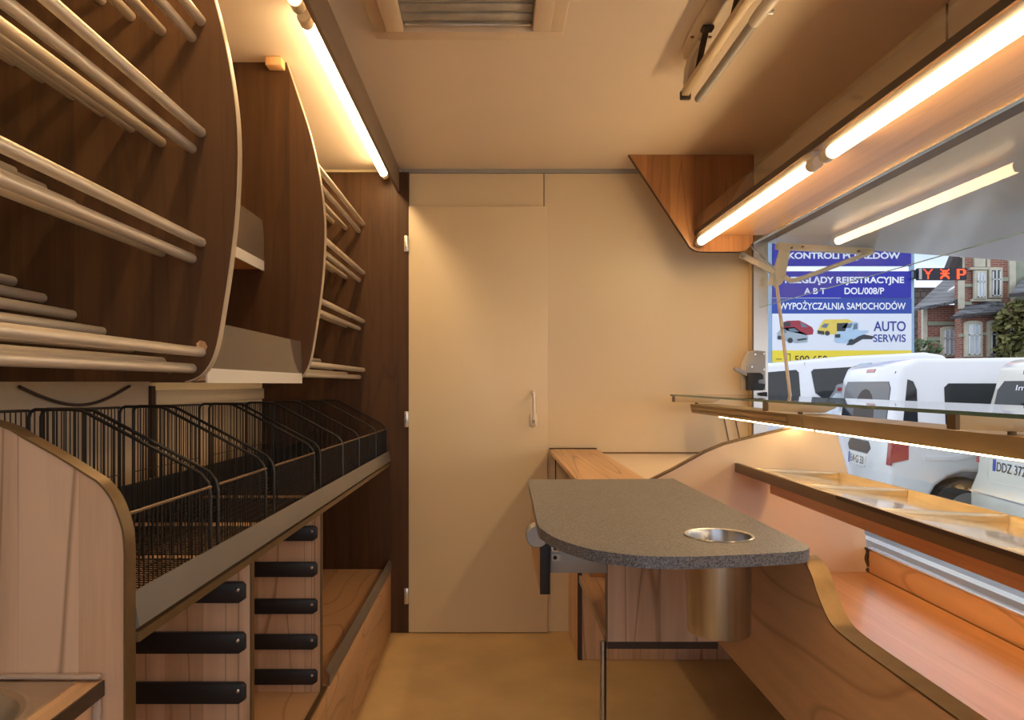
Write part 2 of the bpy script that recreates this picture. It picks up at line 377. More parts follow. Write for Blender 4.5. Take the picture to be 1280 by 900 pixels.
# roof vent in the ceiling
rv = thing('roof_vent', 'square peach framed roof vent with dirty grey blind in the ceiling', 'roof vent', (-.06, 1.85, ZC))
def ring_rect(name, mat, par, x0, x1, y0, y1, wd, z0, z1, bevel=.003):
    for a in ((x0, x1, y0, y0+wd), (x0, x1, y1-wd, y1), (x0, x0+wd, y0+wd, y1-wd), (x1-wd, x1, y0+wd, y1-wd)):
        box(name, mat, par, a[0], a[1], a[2], a[3], z0, z1, bevel=bevel)
ring_rect('outer_flange', 'frame_peach', rv, -.322, .198, 1.58, 2.105, .042, 2.088, 2.0995)
ring_rect('inner_frame', 'frame_peach', rv, -.282, .158, 1.62, 2.062, .048, 2.066, 2.0875)
box('blind', 'vent_grey', rv, -.235, .111, 1.667, 2.015, 2.0885, 2.0905)
for i in range(7): box('slat', 'vent_grey', rv, -.232, .108, 1.70+i*.05, 1.732+i*.05, 2.083, 2.0885, bevel=.002)
box('blind_rail', 'alu_bright', rv, -.230, .106, 1.998, 2.011, 2.078, 2.0883, bevel=.002)

# ---------------------------------------------------------------- left: bread racks
def rack_outline():
    px2 = [(358, 77.6), (372, 120), (385, 160), (395, 200), (402, 240), (405, 270), (405.5, 300), (403.5, 340), (399, 380), (393, 420), (388, 448), (382, 464), (373, 474), (362, 478)]
    return [PX(x, y, 2.28) for x, y in px2]
RO = smooth_path(rack_outline(), 3)
RO[0] = (RO[0][0], ZC-.0005)
def side_panel(par, y, name='side_panel'):
    pl = list(RO)+[(XL+.001, RO[-1][1]), (XL+.001, ZC-.0005)]
    o = prism(name, 'walnut_z', par, pl, 'xz', y, y+.019)
    eb = NB(); b_strip(eb, RO, 'xz', y-.0005, y+.0195, .0022); finish(eb, 'edge_band', 'edge_band', o, label='thin pale edge band along curved front')
    return o
GZ = (1.815, 1.593, 1.374, 1.155)
SH = [(0, 0), (-.0606, .0128), (-.1213, .0415), (-.180, .0734), (-.239, .107), (-.298, .1404), (-.3575, .174)]
def rails(par, y0, y1):
    src = None
    for z in GZ:
        for k, (dx, dz) in enumerate([(.0185, .0325)]+SH):
            x, zz = -.597+dx, z+dz
            if src is None:
                src = tube('rail', 'aluminium', par, [(x, y0, zz), (x, y1, zz)], .0098, 12); o0 = (x, zz)
            else: child_copy(src, par, (x-o0[0], 0, zz-o0[1]))
rk = thing('bread_rack', 'dark wood bread rack with pale tube shelves sloping to the wall above the washbasin', 'bread rack', (-.8, .8, 1.12), group='wall racks for bread')
p1 = side_panel(rk, 1.5); side_panel(rk, -.05)
rails(rk, -.031, 1.5)
pa = NB(); b_prism(pa, [(-.586, 1.193), (-.578, 1.186), (-.570, 1.189), (-.566, 1.198), (-.570, 1.208), (-.580, 1.211), (-.587, 1.205)], 'xz', 1.4975, 1.5)
finish(pa, 'repair_patch', 'oak_z', p1, label='small bare wood patch where the rail is fixed')
sc = NB(); b_lathe(sc, [(.0001, 0), (.004, .0), (.004, .003)], 0, 0, 10)
for v_ in sc.verts: v_.co = Vector((-.640+v_.co.x, 1.4995-v_.co.z, 1.147+v_.co.y))
finish(sc, 'screw_cap', 'brass', p1)
sh = thing('shelf_unit', 'dark wood shelf unit with clear guards between two bread racks', 'shelf unit', (-.8, 1.9, 1.12))
side_panel(sh, 2.28)
def guarded(x, z, gh):
    s_ = box('shelf', 'cherry_y', sh, XL+.001, x-.004, 1.5195, 2.2795, z-.02, z-.002)
    box('front_strip', 'white_plastic', s_, x-.004, x, 1.5195, 2.2795, z-.026, z+.004)
    g = NB(); b_prism(g, [(1.5195, z+.004), (2.2795, z+.004), (2.2795, z+gh-.05), (2.262, z+gh), (1.5195, z+gh)], 'yz', x-.0035, x-.0005)
    finish(g, 'guard', 'acrylic', s_, label='clear acrylic shelf guard')
guarded(-.573, 1.152, .10); guarded(-.688, 1.492, .125)
box('ceiling_block', 'block_orange', sh, -.672, -.624, 2.235, 2.2795, 2.072, 2.0995, bevel=.003)
rk2 = thing('bread_rack', 'dark wood bread rack with short pale tube shelves next to the door', 'bread rack', (-.8, 2.9, 0), group='wall racks for bread')
prism('end_panel', 'walnut_z', rk2, [(XL+.001, .001), (-.3725, .001), (-.3725, 2.081), (XL+.001, 2.081)], 'xz', YB-.028, YB-.0005)
rails(rk2, 2.2995, YB-.028)
# wall details under the racks
struct(box('trim_2', 'walnut_edge', None, XL+.0005, XL+.010, 2.27, 2.296, .84, 1.118))
struct(box('trim_3', 'cream', None, XL+.0005, XL+.012, 2.30, 3.39, 1.058, 1.104, bevel=.003))
cb = NB(); b_tube(cb, [(XL+.006, 1.62+.5*k/16*1.0+.02, 1.118-.047*math.sin(math.pi*k/16)) for k in range(17)], .004, 8)
tag(finish(cb, 'cable', 'cable', None), 'thin dark cable sagging against the cream left wall under the rack', 'cable')

# valance and left tube lamps
tag(box('light_valance', 'valance_brown', None, -.427, -.415, YN+.01, YB-.03, 1.992, ZC-.0005, bevel=.0015), 'long brown board under the ceiling screening the left tube lamps', 'valance')
def tube_lamp(label, x, z, y0, y1, r, glowmat, zmount, group):
    t_ = thing('tube_lamp', label, 'lamp', (x, (y0+y1)/2, zmount), group=group)
    box('batten', 'white_plastic', t_, x-.012, x+.012, y0+.01, y1-.01, min(z+r*.7, zmount-.004), zmount, bevel=.002)
    tube('tube', glowmat, t_, [(x, y0+.045, z), (x, y1-.045, z)], r, 16)
    for a, b_ in ((y0, y0+.044), (y1-.044, y1)):
        bm = NB(); b_tube(bm, [(x, a, z), (x, a+.004, z), (x, b_-.004, z), (x, b_, z)], r, 16, radii=[r*.86, r*1.07, r*1.07, r*1.02])
        finish(bm, 'end_cap', 'white_plastic', t_)
    return t_
for i, (y0, y1, lb) in enumerate(((1.90, 3.36, 'glowing tube lamp behind the brown valance, reaching the back wall'), (.40, 1.86, 'glowing tube lamp behind the brown valance, beyond the junction of two tubes'))):
    tube_lamp(lb, -.475, 2.055, y0, y1, .0165, 'tube_left_glow', ZC-.0005, 'tube lamps behind the left valance')

# ---------------------------------------------------------------- left: counter with baskets
def SL(y): return (2.2-y)*.014          # the tray runs very slightly downhill to the door
cc = thing('bread_counter', 'light wood counter with brass edges, tray dividers and black runners along left wall', 'counter', (-.75, 2.1, 0))
o_ = [(0, 533), (29, 548), (72, 572), (107, 594), (124, 605.6), (138.6, 624.4), (147, 644.6), (153, 665), (155, 690)]
edge = [PX(x, y, .942) for x, y in o_]; edge = [(-1.03, 1.10), (-.80, 1.10), (-.70, 1.092)]+edge
edge = smooth_path(edge, 3)+[(edge[-1][0], .002)]
sp = prism('end_panel', 'oak_z', cc, edge+[(-1.034, .002)], 'xz', .942, .966)
eb = NB(); b_strip(eb, edge, 'xz', .9405, .968, .0025); finish(eb, 'edging', 'brass', sp, label='brass coloured edging on rounded end panel')
bs = box('base', 'oak_y', cc, XL+.001, -.463, .967, YB-.029, .002, .272)
box('base_top', 'oak_long', bs, XL+.002, -.462, .967, YB-.029, .2725, .288)
box('base_door', 'oak_long', bs, -.4625, -.452, .968, 2.065, .004, .284, bevel=.001)
box('base_door', 'oak_long', bs, -.4625, -.452, 2.070, YB-.03, .004, .284, bevel=.001)
box('edge_strip', 'brass', bs, -.463, -.450, .967, 2.07, .2845, .2925)
gr = NB(); b_prism(gr, [(-.452, .2845), (-.449, .2845), (-.449, .318), (-.458, .334), (-.461, .332), (-.452, .316)], 'xz', 2.09, YB-.03)
finish(gr, 'guard_rail', 'lip_metal', cc, label='angled polished metal guard rail')
def runner_set(div, y, zs):
    src = None
    for z in zs:
        if src is None:
            pl = [(-.72, z-.02), (-.482, z-.02), (-.470, z-.012), (-.470, z+.014), (-.476, z+.02), (-.72, z+.02)]
            src = prism('runner', 'black_plastic', div, pl, 'xz', y-.012, y-.0005, bevel=.0015); z0 = z; ro = src
        else: ro = child_copy(src, div, (0, 0, z-z0))
        bm = NB(); bmesh.ops.create_uvsphere(bm, u_segments=10, v_segments=6, radius=.0045)
        for v_ in bm.verts: v_.co = Vector((v_.co.x-.484, v_.co.y*.6+y-.0125, v_.co.z+z+.006))
        finish(bm, 'screw', 'steel', ro)
for y, zs in ((1.446, (.7255, .629, .533, .437, .341)), (2.04, (.720, .6227, .523, .427, .332))):
    d_ = box('divider', 'oak_z', cc, XL+.002, -.464, y, y+.018, .2885, .795+SL(y)-.012)
    box('divider_edge', 'bronze_trim', d_, -.4635, -.461, y-.0005, y+.0185, .2885, .790+SL(y)-.012)
    runner_set(d_, y, zs)
def shear(bm):
    for v_ in bm.verts: v_.co.z += SL(v_.co.y)
    return bm
tb = shear(b_box(NB(), XL+.001, -.470, .967, YB-.029, .795, .812)); finish(tb, 'tray_board', 'oak_y', cc)
lp = NB(); b_prism(lp, [(-.4695, .790), (-.462, .788), (-.453, .794), (-.461, .838), (-.4645, .838), (-.4695, .796)], 'xz', .9685, YB-.03); shear(lp)
lipo = finish(lp, 'tray_lip', 'lip_metal', cc, label='sloping brownish metal lip')
ls = shear(b_box(NB(), -.4675, -.4535, .9685, YB-.031, .7745, .7875)); finish(ls, 'lip_trim', 'brass', lipo)
bk = shear(b_box(NB(), -.800, -.792, .967, YB-.029, .8125, .895)); finish(bk, 'back_strip', 'black_plastic', cc, label='black upstand behind the wire baskets')

XF, XK = -.4725, -.778
def wire_basket(y0, y1, label):
    t_ = thing('wire_basket', label, 'wire basket', ((XF+XK)/2, (y0+y1)/2, .813+SL((y0+y1)/2)), group='black wire baskets on the bread counter')
    w_, fr_ = .0011, .0031
    zf, z0 = .938, .8165
    side = [(XF, z0), (XF, .925), (XF-.004, .945), (XF-.016, .960), (-.672, 1.058), (-.688, 1.066), (-.708, 1.068), (XK+.012, 1.068), (XK+.003, 1.064), (XK, 1.054), (XK, z0)]
    def ztop(x):
        for (xa, za), (xb, zb) in zip(side, side[1:]):
            if xb <= x <= xa and xa-xb > 1e-6: return za+(zb-za)*(xa-x)/(xa-xb)
        return 1.0
    for y in (y0, y1):
        bm = NB(); b_tube(bm, [(x, y, z) for x, z in side], fr_, 8); shear(bm); so = finish(bm, 'side_frame', 'black_wire', t_)
        bm = NB(); k = XF-.015
        while k > XK+.01:
            b_tube(bm, [(k, y, z0), (k, y, ztop(k))], w_, 4, cap=False); k -= .0165
        b_tube(bm, [(XF, y, z0), (XK, y, z0)], w_*1.3, 4); shear(bm); finish(bm, 'side_grid', 'black_wire', so)
    n = max(4, int((y1-y0)/.0135))
    ys = [y0+(y1-y0)*(i+.5)/n for i in range(n)]
    bm = NB()
    for y in ys: b_tube(bm, [(XF, y, z0), (XF, y, zf)], w_, 4, cap=False)
    b_tube(bm, [(XF, y0, z0), (XF, y1, z0)], w_*1.5, 4); shear(bm); fo = finish(bm, 'front_grid', 'black_wire', t_)
    bm = NB(); b_tube(bm, [(XF+.001, y0, zf), (XF+.001, y1, zf)], .0024, 6); shear(bm); finish(bm, 'top_rod', 'bronze_trim', fo, label='bronze top rod of the basket front')
    bm = NB()
    for y in ys: b_tube(bm, [(XK, y, z0), (XK, y, 1.066)], w_, 4, cap=False)
    for z in (z0, .925): b_tube(bm, [(XK, y0, z), (XK, y1, z)], w_*1.2, 4)
    b_tube(bm, [(XK, y0, 1.066), (XK, y1, 1.066)], fr_*.8, 6)
    shear(bm); finish(bm, 'back_grid', 'black_wire', t_)
    bm = NB()
    for y in ys: b_tube(bm, [(XF, y, z0), (XK, y, z0)], w_*1.2, 4, cap=False)
    nx = 12
    for i in range(nx+1):
        x = XF+(XK-XF)*i/nx; b_tube(bm, [(x, y0, z0+.002), (x, y1, z0+.002)], w_*1.2, 4, cap=False)
    shear(bm); finish(bm, 'floor_grid', 'black_wire', t_)
order = ['against the wooden end panel', 'second from the wooden end panel', 'third from the wooden end panel', 'fourth from the wooden end panel', 'third from the dark panel by the door', 'second from the dark panel by the door', 'against the dark panel by the door']
for (a, b_), s_ in zip(((.975, 1.265), (1.30, 1.575), (1.635, 2.005), (2.075, 2.385), (2.395, 2.68), (2.69, 3.07), (3.08, 3.385)), order):
    wire_basket(a, b_, 'black wire bread basket '+s_)

# washbasin worktop
sk = thing('washbasin_unit', 'wood edged worktop with inset steel basin against the end panel', 'washbasin', (-.76, .4, 0))
wt = NB(); out_ = [(-.486, .9415), (-.486, -.2), (-1.034, -.2), (-1.034, .9415)]
def plate_hole(bm, outer, hole, z0, z1):
    for z in (z0, z1):
        o1 = [bm.verts.new((x, y, z)) for x, y in outer]; h1 = [bm.verts.new((x, y, z)) for x, y in hole]
        es = [bm.edges.new((l[i], l[(i+1) % len(l)])) for l in (o1, h1) for i in range(len(l))]
        bmesh.ops.triangle_fill(bm, use_beauty=True, use_dissolve=False, edges=es)
        if z == z0: lo, hl = o1, h1
    for a, b_ in ((lo, o1), (hl, h1)):
        for i in range(len(a)):
            j = (i+1) % len(a); bm.faces.new((a[i], a[j], b_[j], b_[i]))
    return bm
SX, SY, SR = -.615, .805, .098
hole = arc(SX, SY, SR+.002, 0, 360, 40)[:-1]
plate_hole(wt, out_, hole, .735, .7545); finish(wt, 'worktop', 'oak_y', sk, smooth=False)
box('worktop_edge', 'walnut_edge', sk, -.486, -.4835, -.2, .9405, .7345, .7535)
pt = NB(); plate_hole(pt, [(-.512, .925), (-.512, -.1), (-1.02, -.1), (-1.02, .925)], hole, .7546, .7575); finish(pt, 'basin_deck', 'steel_sink', sk, smooth=False)
bw = NB(); b_lathe(bw, [(SR+.008, .758), (SR+.002, .7595), (SR-.004, .756), (SR-.012, .735), (SR-.02, .66), (SR-.045, .638), (.03, .632), (.001, .630)], SX, SY, 40); finish(bw, 'bowl', 'steel_sink', sk)
dn = NB(); b_lathe(dn, [(.001, .6345), (.02, .6345), (.024, .632)], SX, SY, 20); finish(dn, 'drain', 'steel', sk)
box('cabinet_side', 'oak_z', sk, -.515, -.497, -.2, .9405, .002, .7345)
for nm, a in (('sealant', (-1.03, -.486, .9305, .9412, .7576, .7625)), ('sealant', (-.497, -.487, .935, .9412, .10, .734))):
    box(nm, 'sealant', sk, *a, bevel=.002)

# ---------------------------------------------------------------- right: overhead shelf, lamps
ov = thing('overhead_shelf', 'wooden overhead shelf with slanted end panel and clear front guard under the ceiling', 'shelf', (1.0, 1.2, 1.757))
tri = [(785.6, 194), (942.2, 194), (942.2, 300), (940.5, 305), (937, 310), (931, 314), (924, 315.2), (880, 315.2), (873.3, 314.6), (867, 312.6), (862, 308.6), (859, 304)]
tri = [PX(x, y, 3.2) for x, y in tri]; tri[0] = (tri[0][0], ZC-.0005); tri[1] = (tri[1][0], ZC-.0005)
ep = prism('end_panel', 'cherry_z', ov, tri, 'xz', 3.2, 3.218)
eb = NB(); b_strip(eb, ([tri[1]]+tri[2:]+[tri[0]])[::-1], 'xz', 3.1995, 3.2185, .0025); finish(eb, 'edging', 'walnut_edge', ep)
bd = box('board', 'cherry_y', ov, .868, XR-.006, -.69, 3.1995, 1.757, 1.775)
box('front_edge', 'walnut_edge', bd, .8645, .868, -.69, 3.1995, 1.756, 1.776)
box('guard', 'acrylic_clear', ov, .8665, .8695, -.69, 3.199, 1.776, 1.835, label='low clear acrylic guard')
for i, (y0, y1, lb) in enumerate(((2.03, 3.195, 'glowing tube lamp under the overhead shelf, touching its slanted end panel'), (.50, 1.985, 'bright long tube lamp under the overhead shelf, beyond the junction of two tubes'))):
    tube_lamp(lb, .882, 1.724, y0, y1, .0168, 'tube_right_glow', 1.7565, 'tube lamps under the overhead shelf')

# hanging glass, flap, stay, latch
hg = thing('hanging_glass', 'clear glass strip hanging from the top of the serving opening', 'glass pane', (XR, 1.3, 1.46))
box('pane', 'glass', hg, XR-.002, XR+.004, -.62, 3.280, 1.458, 1.7515)
box('pane_edge', 'glass_edge', hg, XR-.002, XR+.004, -.62, 3.280, 1.4565, 1.458)
fl = thing('serving_flap', 'white serving flap swung open above the serving opening', 'flap', (XR+.067, 1.3, 1.757))
FS = -.072
def flap_z(x): return 1.757+(x-(XR+.067))*FS
xa, xb = XR+.067, 2.75
prism('flap_panel', 'flap_white', fl, [(xa, flap_z(xa)), (xb, flap_z(xb)), (xb, flap_z(xb)+.03), (xa, flap_z(xa)+.03)], 'xz', -1.15, 3.38, bevel=.003)
prism('flap_rim', 'alu_bright', fl, [(xb, flap_z(xb)-.004), (xb+.02, flap_z(xb)-.004), (xb+.02, flap_z(xb)+.034), (xb, flap_z(xb)+.034)], 'xz', -1.15, 3.38)
box('flap_clip', 'grey_plastic', fl, 2.28, 2.36, 3.20, 3.22, flap_z(2.32)-.008, flap_z(2.32)+.002)
st = thing('flap_stay', 'cream folding hinge stay holding up the white serving flap', 'hinge', (1.29, 3.31, 1.4))
def bar(name, par, p0, p1, wd, y0, y1, mat='stay_enamel'):
    a, b_ = Vector(p0), Vector(p1); d = (b_-a).normalized(); n_ = Vector((-d.y, d.x))*wd/2
    pl = [tuple(a+n_), tuple(b_+n_), tuple(b_-n_), tuple(a-n_)]
    return prism(name, mat, par, pl, 'xz', y0, y1, bevel=.002)
D_ = 3.30
q = lambda x, y: PX(x, y, D_)
bar('lower_arm', st, q(926, 318), q(968, 340), .026, 3.296, 3.308)
a_ = q(929, 320); bm = NB(); b_tube(bm, [(a_[0], 3.286, a_[1]), (a_[0], 3.315, a_[1])], .009, 14); finish(bm, 'pivot', 'grey_metal', st)
prism('hub_plate', 'stay_enamel', st, [q(*p) for p in ((967, 338), (973, 318), (976, 305), (990, 305), (985, 330), (982, 345), (978, 354), (970, 360), (963, 352))], 'xz', 3.300, 3.312, bevel=.002)
bar('flap_rail', st, q(973, 306.5), q(1094, 313.5), .026, 3.305, 3.34)
path = smooth_path([q(979, 345), (q(985, 350)), q(993, 350.5), q(1010, 345), q(1050, 330), q(1090, 315)], 4)
bm = NB(); b_tube(bm, [(x, 3.293, z) for x, z in path], .0105, 8); finish(bm, 'curved_arm', 'stay_enamel', st)
prism('claw', 'stay_enamel', st, [q(*p) for p in ((962, 343), (968, 342), (969, 352), (965, 357), (959, 356), (961, 350))], 'xz', 3.290, 3.2995, bevel=.001)
r0, r1 = q(970, 357), q(987, 499); bm = NB(); b_tube(bm, [(r0[0], 3.29, r0[1]), (r1[0], 3.29, r1[1])], .0075, 10); finish(bm, 'prop_rod', 'stay_enamel', st)
r0, r1 = q(937, 309), q(967, 337); bm = NB(); b_tube(bm, [(r0[0], 3.285, r0[1]), (r1[0], 3.285, r1[1])], .004, 8); finish(bm, 'gas_rod', 'steel', st)
for x, y in ((989, 310), (1003, 308.5), (980, 346), (1073, 314)):
    a_ = q(x, y); bm = NB(); b_tube(bm, [(a_[0], 3.290, a_[1]), (a_[0], 3.3045, a_[1])], .004, 8); finish(bm, 'rivet', 'bronze_trim', st)
lt = thing('flap_latch', 'grey metal latch plate with black catch on the window jamb', 'latch', (1.18, 3.335, 1.09))
q = lambda x, y: PX(x, y, 3.335)
prism('plate', 'grey_metal', lt, [q(*p) for p in ((933, 487), (933, 458), (937, 440), (945, 438), (957, 439), (957, 488))], 'xz', 3.336, 3.3515, bevel=.001, label='grey plate with cut corners')
prism('back_plate', 'alu_beige', lt, [q(*p) for p in ((926.5, 487), (926.5, 456), (934, 439), (945, 438), (945, 487))], 'xz', 3.3385, 3.350)
prism('catch', 'black_plastic', lt, [q(*p) for p in ((932, 466), (947, 466), (951, 469), (951, 474), (945, 475), (945, 479), (953, 480), (953, 484), (950, 488), (932, 488))], 'xz', 3.300, 3.3355, bevel=.002)
prism('lever', 'grey_plastic', lt, [q(*p) for p in ((915, 460), (918, 458.5), (932, 465), (932, 470.5), (917, 464))], 'xz', 3.31, 3.325, bevel=.002)
prism('lower_catch', 'black_plastic', lt, [q(*p) for p in ((950.5, 491), (958, 490), (959, 497), (950.5, 497))], 'xz', 3.325, 3.351, bevel=.001)
for x, y in ((944, 443), (955, 442), (955, 462), (955, 483), (940, 458.5)):
    a_ = q(x, y); bm = NB(); b_tube(bm, [(a_[0], 3.333, a_[1]), (a_[0], 3.3365, a_[1])], .0045, 8); finish(bm, 'rivet', 'alu_bright', lt)

# glass shelf with brackets
gs = thing('glass_shelf', 'long clear glass shelf on metal arms across the serving opening', 'glass shelf', (.95, 1.5, 1.045))
box('pane', 'glass', gs, .7915, 1.13, -.6, 3.32, 1.0720, 1.0785)
box('pane_edge', 'glass_edge', gs, .790, .7915, -.6, 3.32, 1.0718, 1.0787, label='green cut edge of the glass')
src = None
for y in (3.295, 2.19, 1.30, .40):
    a_ = prism('arm', 'alu_beige', gs, [(.803, 1.046), (.965, 1.040), (1.0, 1.055), (1.0, 1.0715), (.803, 1.0715)], 'xz', y-.012, y+.012, bevel=.0015)
    box('arm_cap', 'bronze_trim', a_, .795, .8025, y-.0125, y+.0125, 1.0455, 1.0715)
    bm = NB(); b_tube(bm, [(.9, y, 1.036), (.9, y, 1.046)], .007, 10); finish(bm, 'bolt', 'bronze_trim', a_)
# lamp beam under the shelf
for y0, y1, lb in ((2.145, 3.33, 'beige light beam with moulded groove under the glass shelf, at the back wall'), (-.6, 2.135, 'plain beige light beam under the glass shelf beside the glass display')):
    t_ = thing('light_beam', lb, 'light', (.93, (y0+y1)/2, .99), group='beams under the glass shelf')
    prism('housing', 'beam_bronze', t_, [(.8885, .997), (.880, 1.036), (.990, 1.036), (.990, .997)], 'xz', y0, y1, bevel=.001)
    if y0 > 2:
        prism('groove_moulding', 'beam_bronze', t_, [(.884, 1.026), (.8795, 1.024), (.8825, 1.011), (.887, 1.010)], 'xz', y0+.1, y1-.02)
        for z_ in (1.0075, 1.028): box('groove_line', 'bronze_trim', t_, .8795, .886, y0+.1, y1-.02, z_, z_+.0022)
    box('led_strip', 'led_glow', t_, .918, .924, y0+.01, y1-.3 if y0 > 2 else y1-.01, .9898, .9968, label='warm glowing LED strip')

# display side panel
dp = thing('display_side_panel', 'cream side panel with brown top edge closing the display beside the grey table', 'side panel', (.85, 2.31, .552))
tp = [PX(x, y, 2.3) for x, y in ((809.6, 603.9), (840, 589), (882, 566), (905, 556.5), (926, 551), (960, 543), (991, 536), (1041, 525))]
pl = tp+[PX(1047, 544.5, 2.3), PX(1081, 666, 2.3), PX(1086, 700, 2.3), PX(1084, 716, 2.3), (.555, .5525), (.4785, .5525)]
pn = prism('panel', 'pink_laminate', dp, pl, 'xz', 2.300, 2.318)
eb = NB(); b_strip(eb, tp, 'xz', 2.2985, 2.3195, .0065); finish(eb, 'edging', 'bronze_trim', pn, label='dark brown edging')
ck = NB(); b_strip(ck, smooth_path([(1.149, .552), (1.155, .566), (1.147, .590), (1.152, .612), (1.145, .626)], 4), 'xz', 2.285, 2.2995, .006); finish(ck, 'corner_seal', 'walnut_edge', dp)
# display shelf
ds = thing('display_shelf', 'sloping display shelf with brown front rail and wooden fascia', 'display shelf', (.9, .9, .80))
box('front_rail', 'bronze_trim', ds, .745, .757, -.6, 2.299, .855, .883, bevel=.001)
box('rail_cover', 'walnut_edge', ds, .7425, .7448, .95, 1.62, .876, .8845)
prism('shelf_board', 'cherry_y', ds, [(.757, .852), (1.068, .822), (1.068, .832), (.757, .866)], 'xz', -.6, 2.299)
box('fascia', 'cherry_y', ds, .838, .850, -.6, 2.26, .796, .843)
box('led_strip', 'led_soft', ds, .858, .864, -.5, 2.22, .8335, .8375, label='warm LED strip hidden behind the fascia')
def tray_z(x): return .8665+(x-.757)*(.832-.866)/(1.068-.757)+.0004
tl = ['gold lit plastic display tray touching the cream side panel', 'gold lit plastic display tray second from the cream side panel', 'gold lit plastic display tray third from the cream side panel', 'gold lit plastic display tray fourth from the cream side panel', 'gold lit plastic display tray fifth from the cream side panel', 'gold lit plastic display tray sixth from the cream side panel']
for i in range(6):
    y1 = 2.295-i*.375; y0 = y1-.370
    t_ = thing('display_tray', tl[i], 'tray', (.91, (y0+y1)/2, .84), group='trays on the display shelf')
    x0, x1 = .760, 1.062; th = .002
    prism('tray_floor', 'tray_plastic', t_, [(x0, tray_z(x0)), (x1, tray_z(x1)), (x1, tray_z(x1)+th), (x0, tray_z(x0)+th)], 'xz', y0, y1)
    prism('tray_back', 'tray_plastic', t_, [(x1-.002, tray_z(x1)+th), (x1+.003, tray_z(x1)+.022), (x1+.005, tray_z(x1)+.022), (x1, tray_z(x1)+th)], 'xz', y0, y1)
    for ya in (y0, y1-.004):
        prism('tray_side', 'tray_plastic', t_, [(x0, tray_z(x0)+th), (x1, tray_z(x1)+th), (x1, tray_z(x1)+.021), (x0+.10, tray_z(x0+.1)+.010), (x0, tray_z(x0)+th+.001)], 'xz', ya, ya+.004, bevel=.0008)
# slanted front glass
fg = thing('front_glass', 'slanted clear front glass of the display above the wooden sill', 'glass pane', (1.11, .9, .63))
prism('pane', 'glass', fg, [(1.154, .632), (1.159, .632), (1.073, .985), (1.068, .985)], 'xz', -.6, 2.297)
# sales counter
sc_ = thing('sales_counter', 'low reddish wood sales counter with curved brass edged front panel', 'counter', (.85, .7, 0))
box('worktop', 'cherry_y', sc_, .5605, 1.148, -.69, 2.299, .530, .550)
box('sill', 'oak_long', sc_, 1.1485, 1.165, -.69, 2.299, .532, .618, bevel=.002)
box('sill_groove', 'bronze_trim', sc_, 1.1465, 1.1484, -.69, 2.299, .5503, .5535)
box('sill_cap', 'alu_bright', sc_, 1.146, 1.168, -.69, 2.299, .6183, .6255, bevel=.001)
box('sill_rail', 'bronze_trim', sc_, 1.172, 1.232, -.62, 3.35, .590, .614)
box('outer_ledge', 'alu_bright', sc_, 1.234, 1.30, -.62, 3.35, .575, .600)
XP = .53
fe = [(1.755, .826), (1.33, .826), (1.29, .8245), (1.263, .818), (1.242, .805), (1.224, .785), (1.206, .770), (1.185, .755), (1.160, .746), (1.12, .743), (1.06, .742), (-.69, .742)]
fe = [fe[0]]+smooth_path(fe[1:-1], 4)+[fe[-1]]
fp = prism('front_panel', 'oak_long', sc_, fe+[(-.69, .520), (1.755, .520)], 'yz', XP, XP+.030)
eb = NB(); b_strip(eb, fe[4:], 'yz', XP-.001, XP+.031, -.003); finish(eb, 'edging', 'brass', fp, label='rounded brass coloured edging')
box('under_support', 'walnut_edge', sc_, 1.02, 1.168, -.69, 2.9, .002, .529)
# under-table cabinet
uc = thing('open_cabinet', 'open sided wooden cabinet under the grey table on a steel leg', 'cabinet', (.4, 1.95, 0))
box('front_panel', 'oak_z', uc, .272, XP-.0005, 1.755, 1.773, .5225, .8285)
box('front_edge', 'bronze_trim', uc, .2685, .272, 1.7545, 1.7735, .5225, .8285)
box('bottom_board', 'oak_y', uc, .272, XP-.0005, 1.7735, 2.29, .522, .540)
box('bottom_edge', 'alu_beige', uc, .2675, .272, 1.774, 2.29, .5205, .5405)
box('underside_rail', 'walnut_edge', uc, .272, XP-.0005, 1.757, 1.775, .505, .522)
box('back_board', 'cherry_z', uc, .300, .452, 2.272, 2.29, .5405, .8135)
tube('leg', 'steel', uc, [(.262, 1.762, .001), (.262, 1.762, .522)], .0078, 14)
# ledge and low back cabinet
lg = thing('back_cabinet', 'low cabinet with cream top and wooden ledge in the back corner beside the door', 'cabinet', (.75, 3.0, 0))
box('ledge', 'oak_y', lg, .262, .476, 2.20, YB-.036, .8145, .8305, bevel=.001)
box('ledge_edge', 'walnut_edge', lg, .262, .476, YB-.0355, YB-.0325, .812, .836)
box('top', 'pink_laminate', lg, .477, XR-.001, 2.319, YB-.012, .790, .808)
box('top_joint', 'bronze_trim', lg, .477, XR-.001, YB-.0118, YB-.0085, .806, .815)
box('body', 'oak_z', lg, .370, XR-.001, 3.06, YB-.009, .002, .789)
box('side', 'oak_z', lg, .352, .3695, 3.075, YB-.009, .002, .8140)
box('side_edge', 'walnut_edge', lg, .352, .3695, 3.058, 3.0748, .002, .8140)
for xa_, xb_ in ((905, 914), (919, 928)):
    a_, b_ = PX(xa_, 523, 3.39), PX(xb_, 558, 3.39); prism('glazing_strip', 'bronze_trim', lg, [a_, (a_[0]+.005, a_[1]), (b_[0]+.005, .812), (b_[0], .812)], 'xz', 3.395, 3.4)
struct(box('dark_slit', 'walnut_edge', None, .290, .295, YB-.010, YB-.0081, .60, .78))  # dark strip added to draw a slit in the wall below the ledge

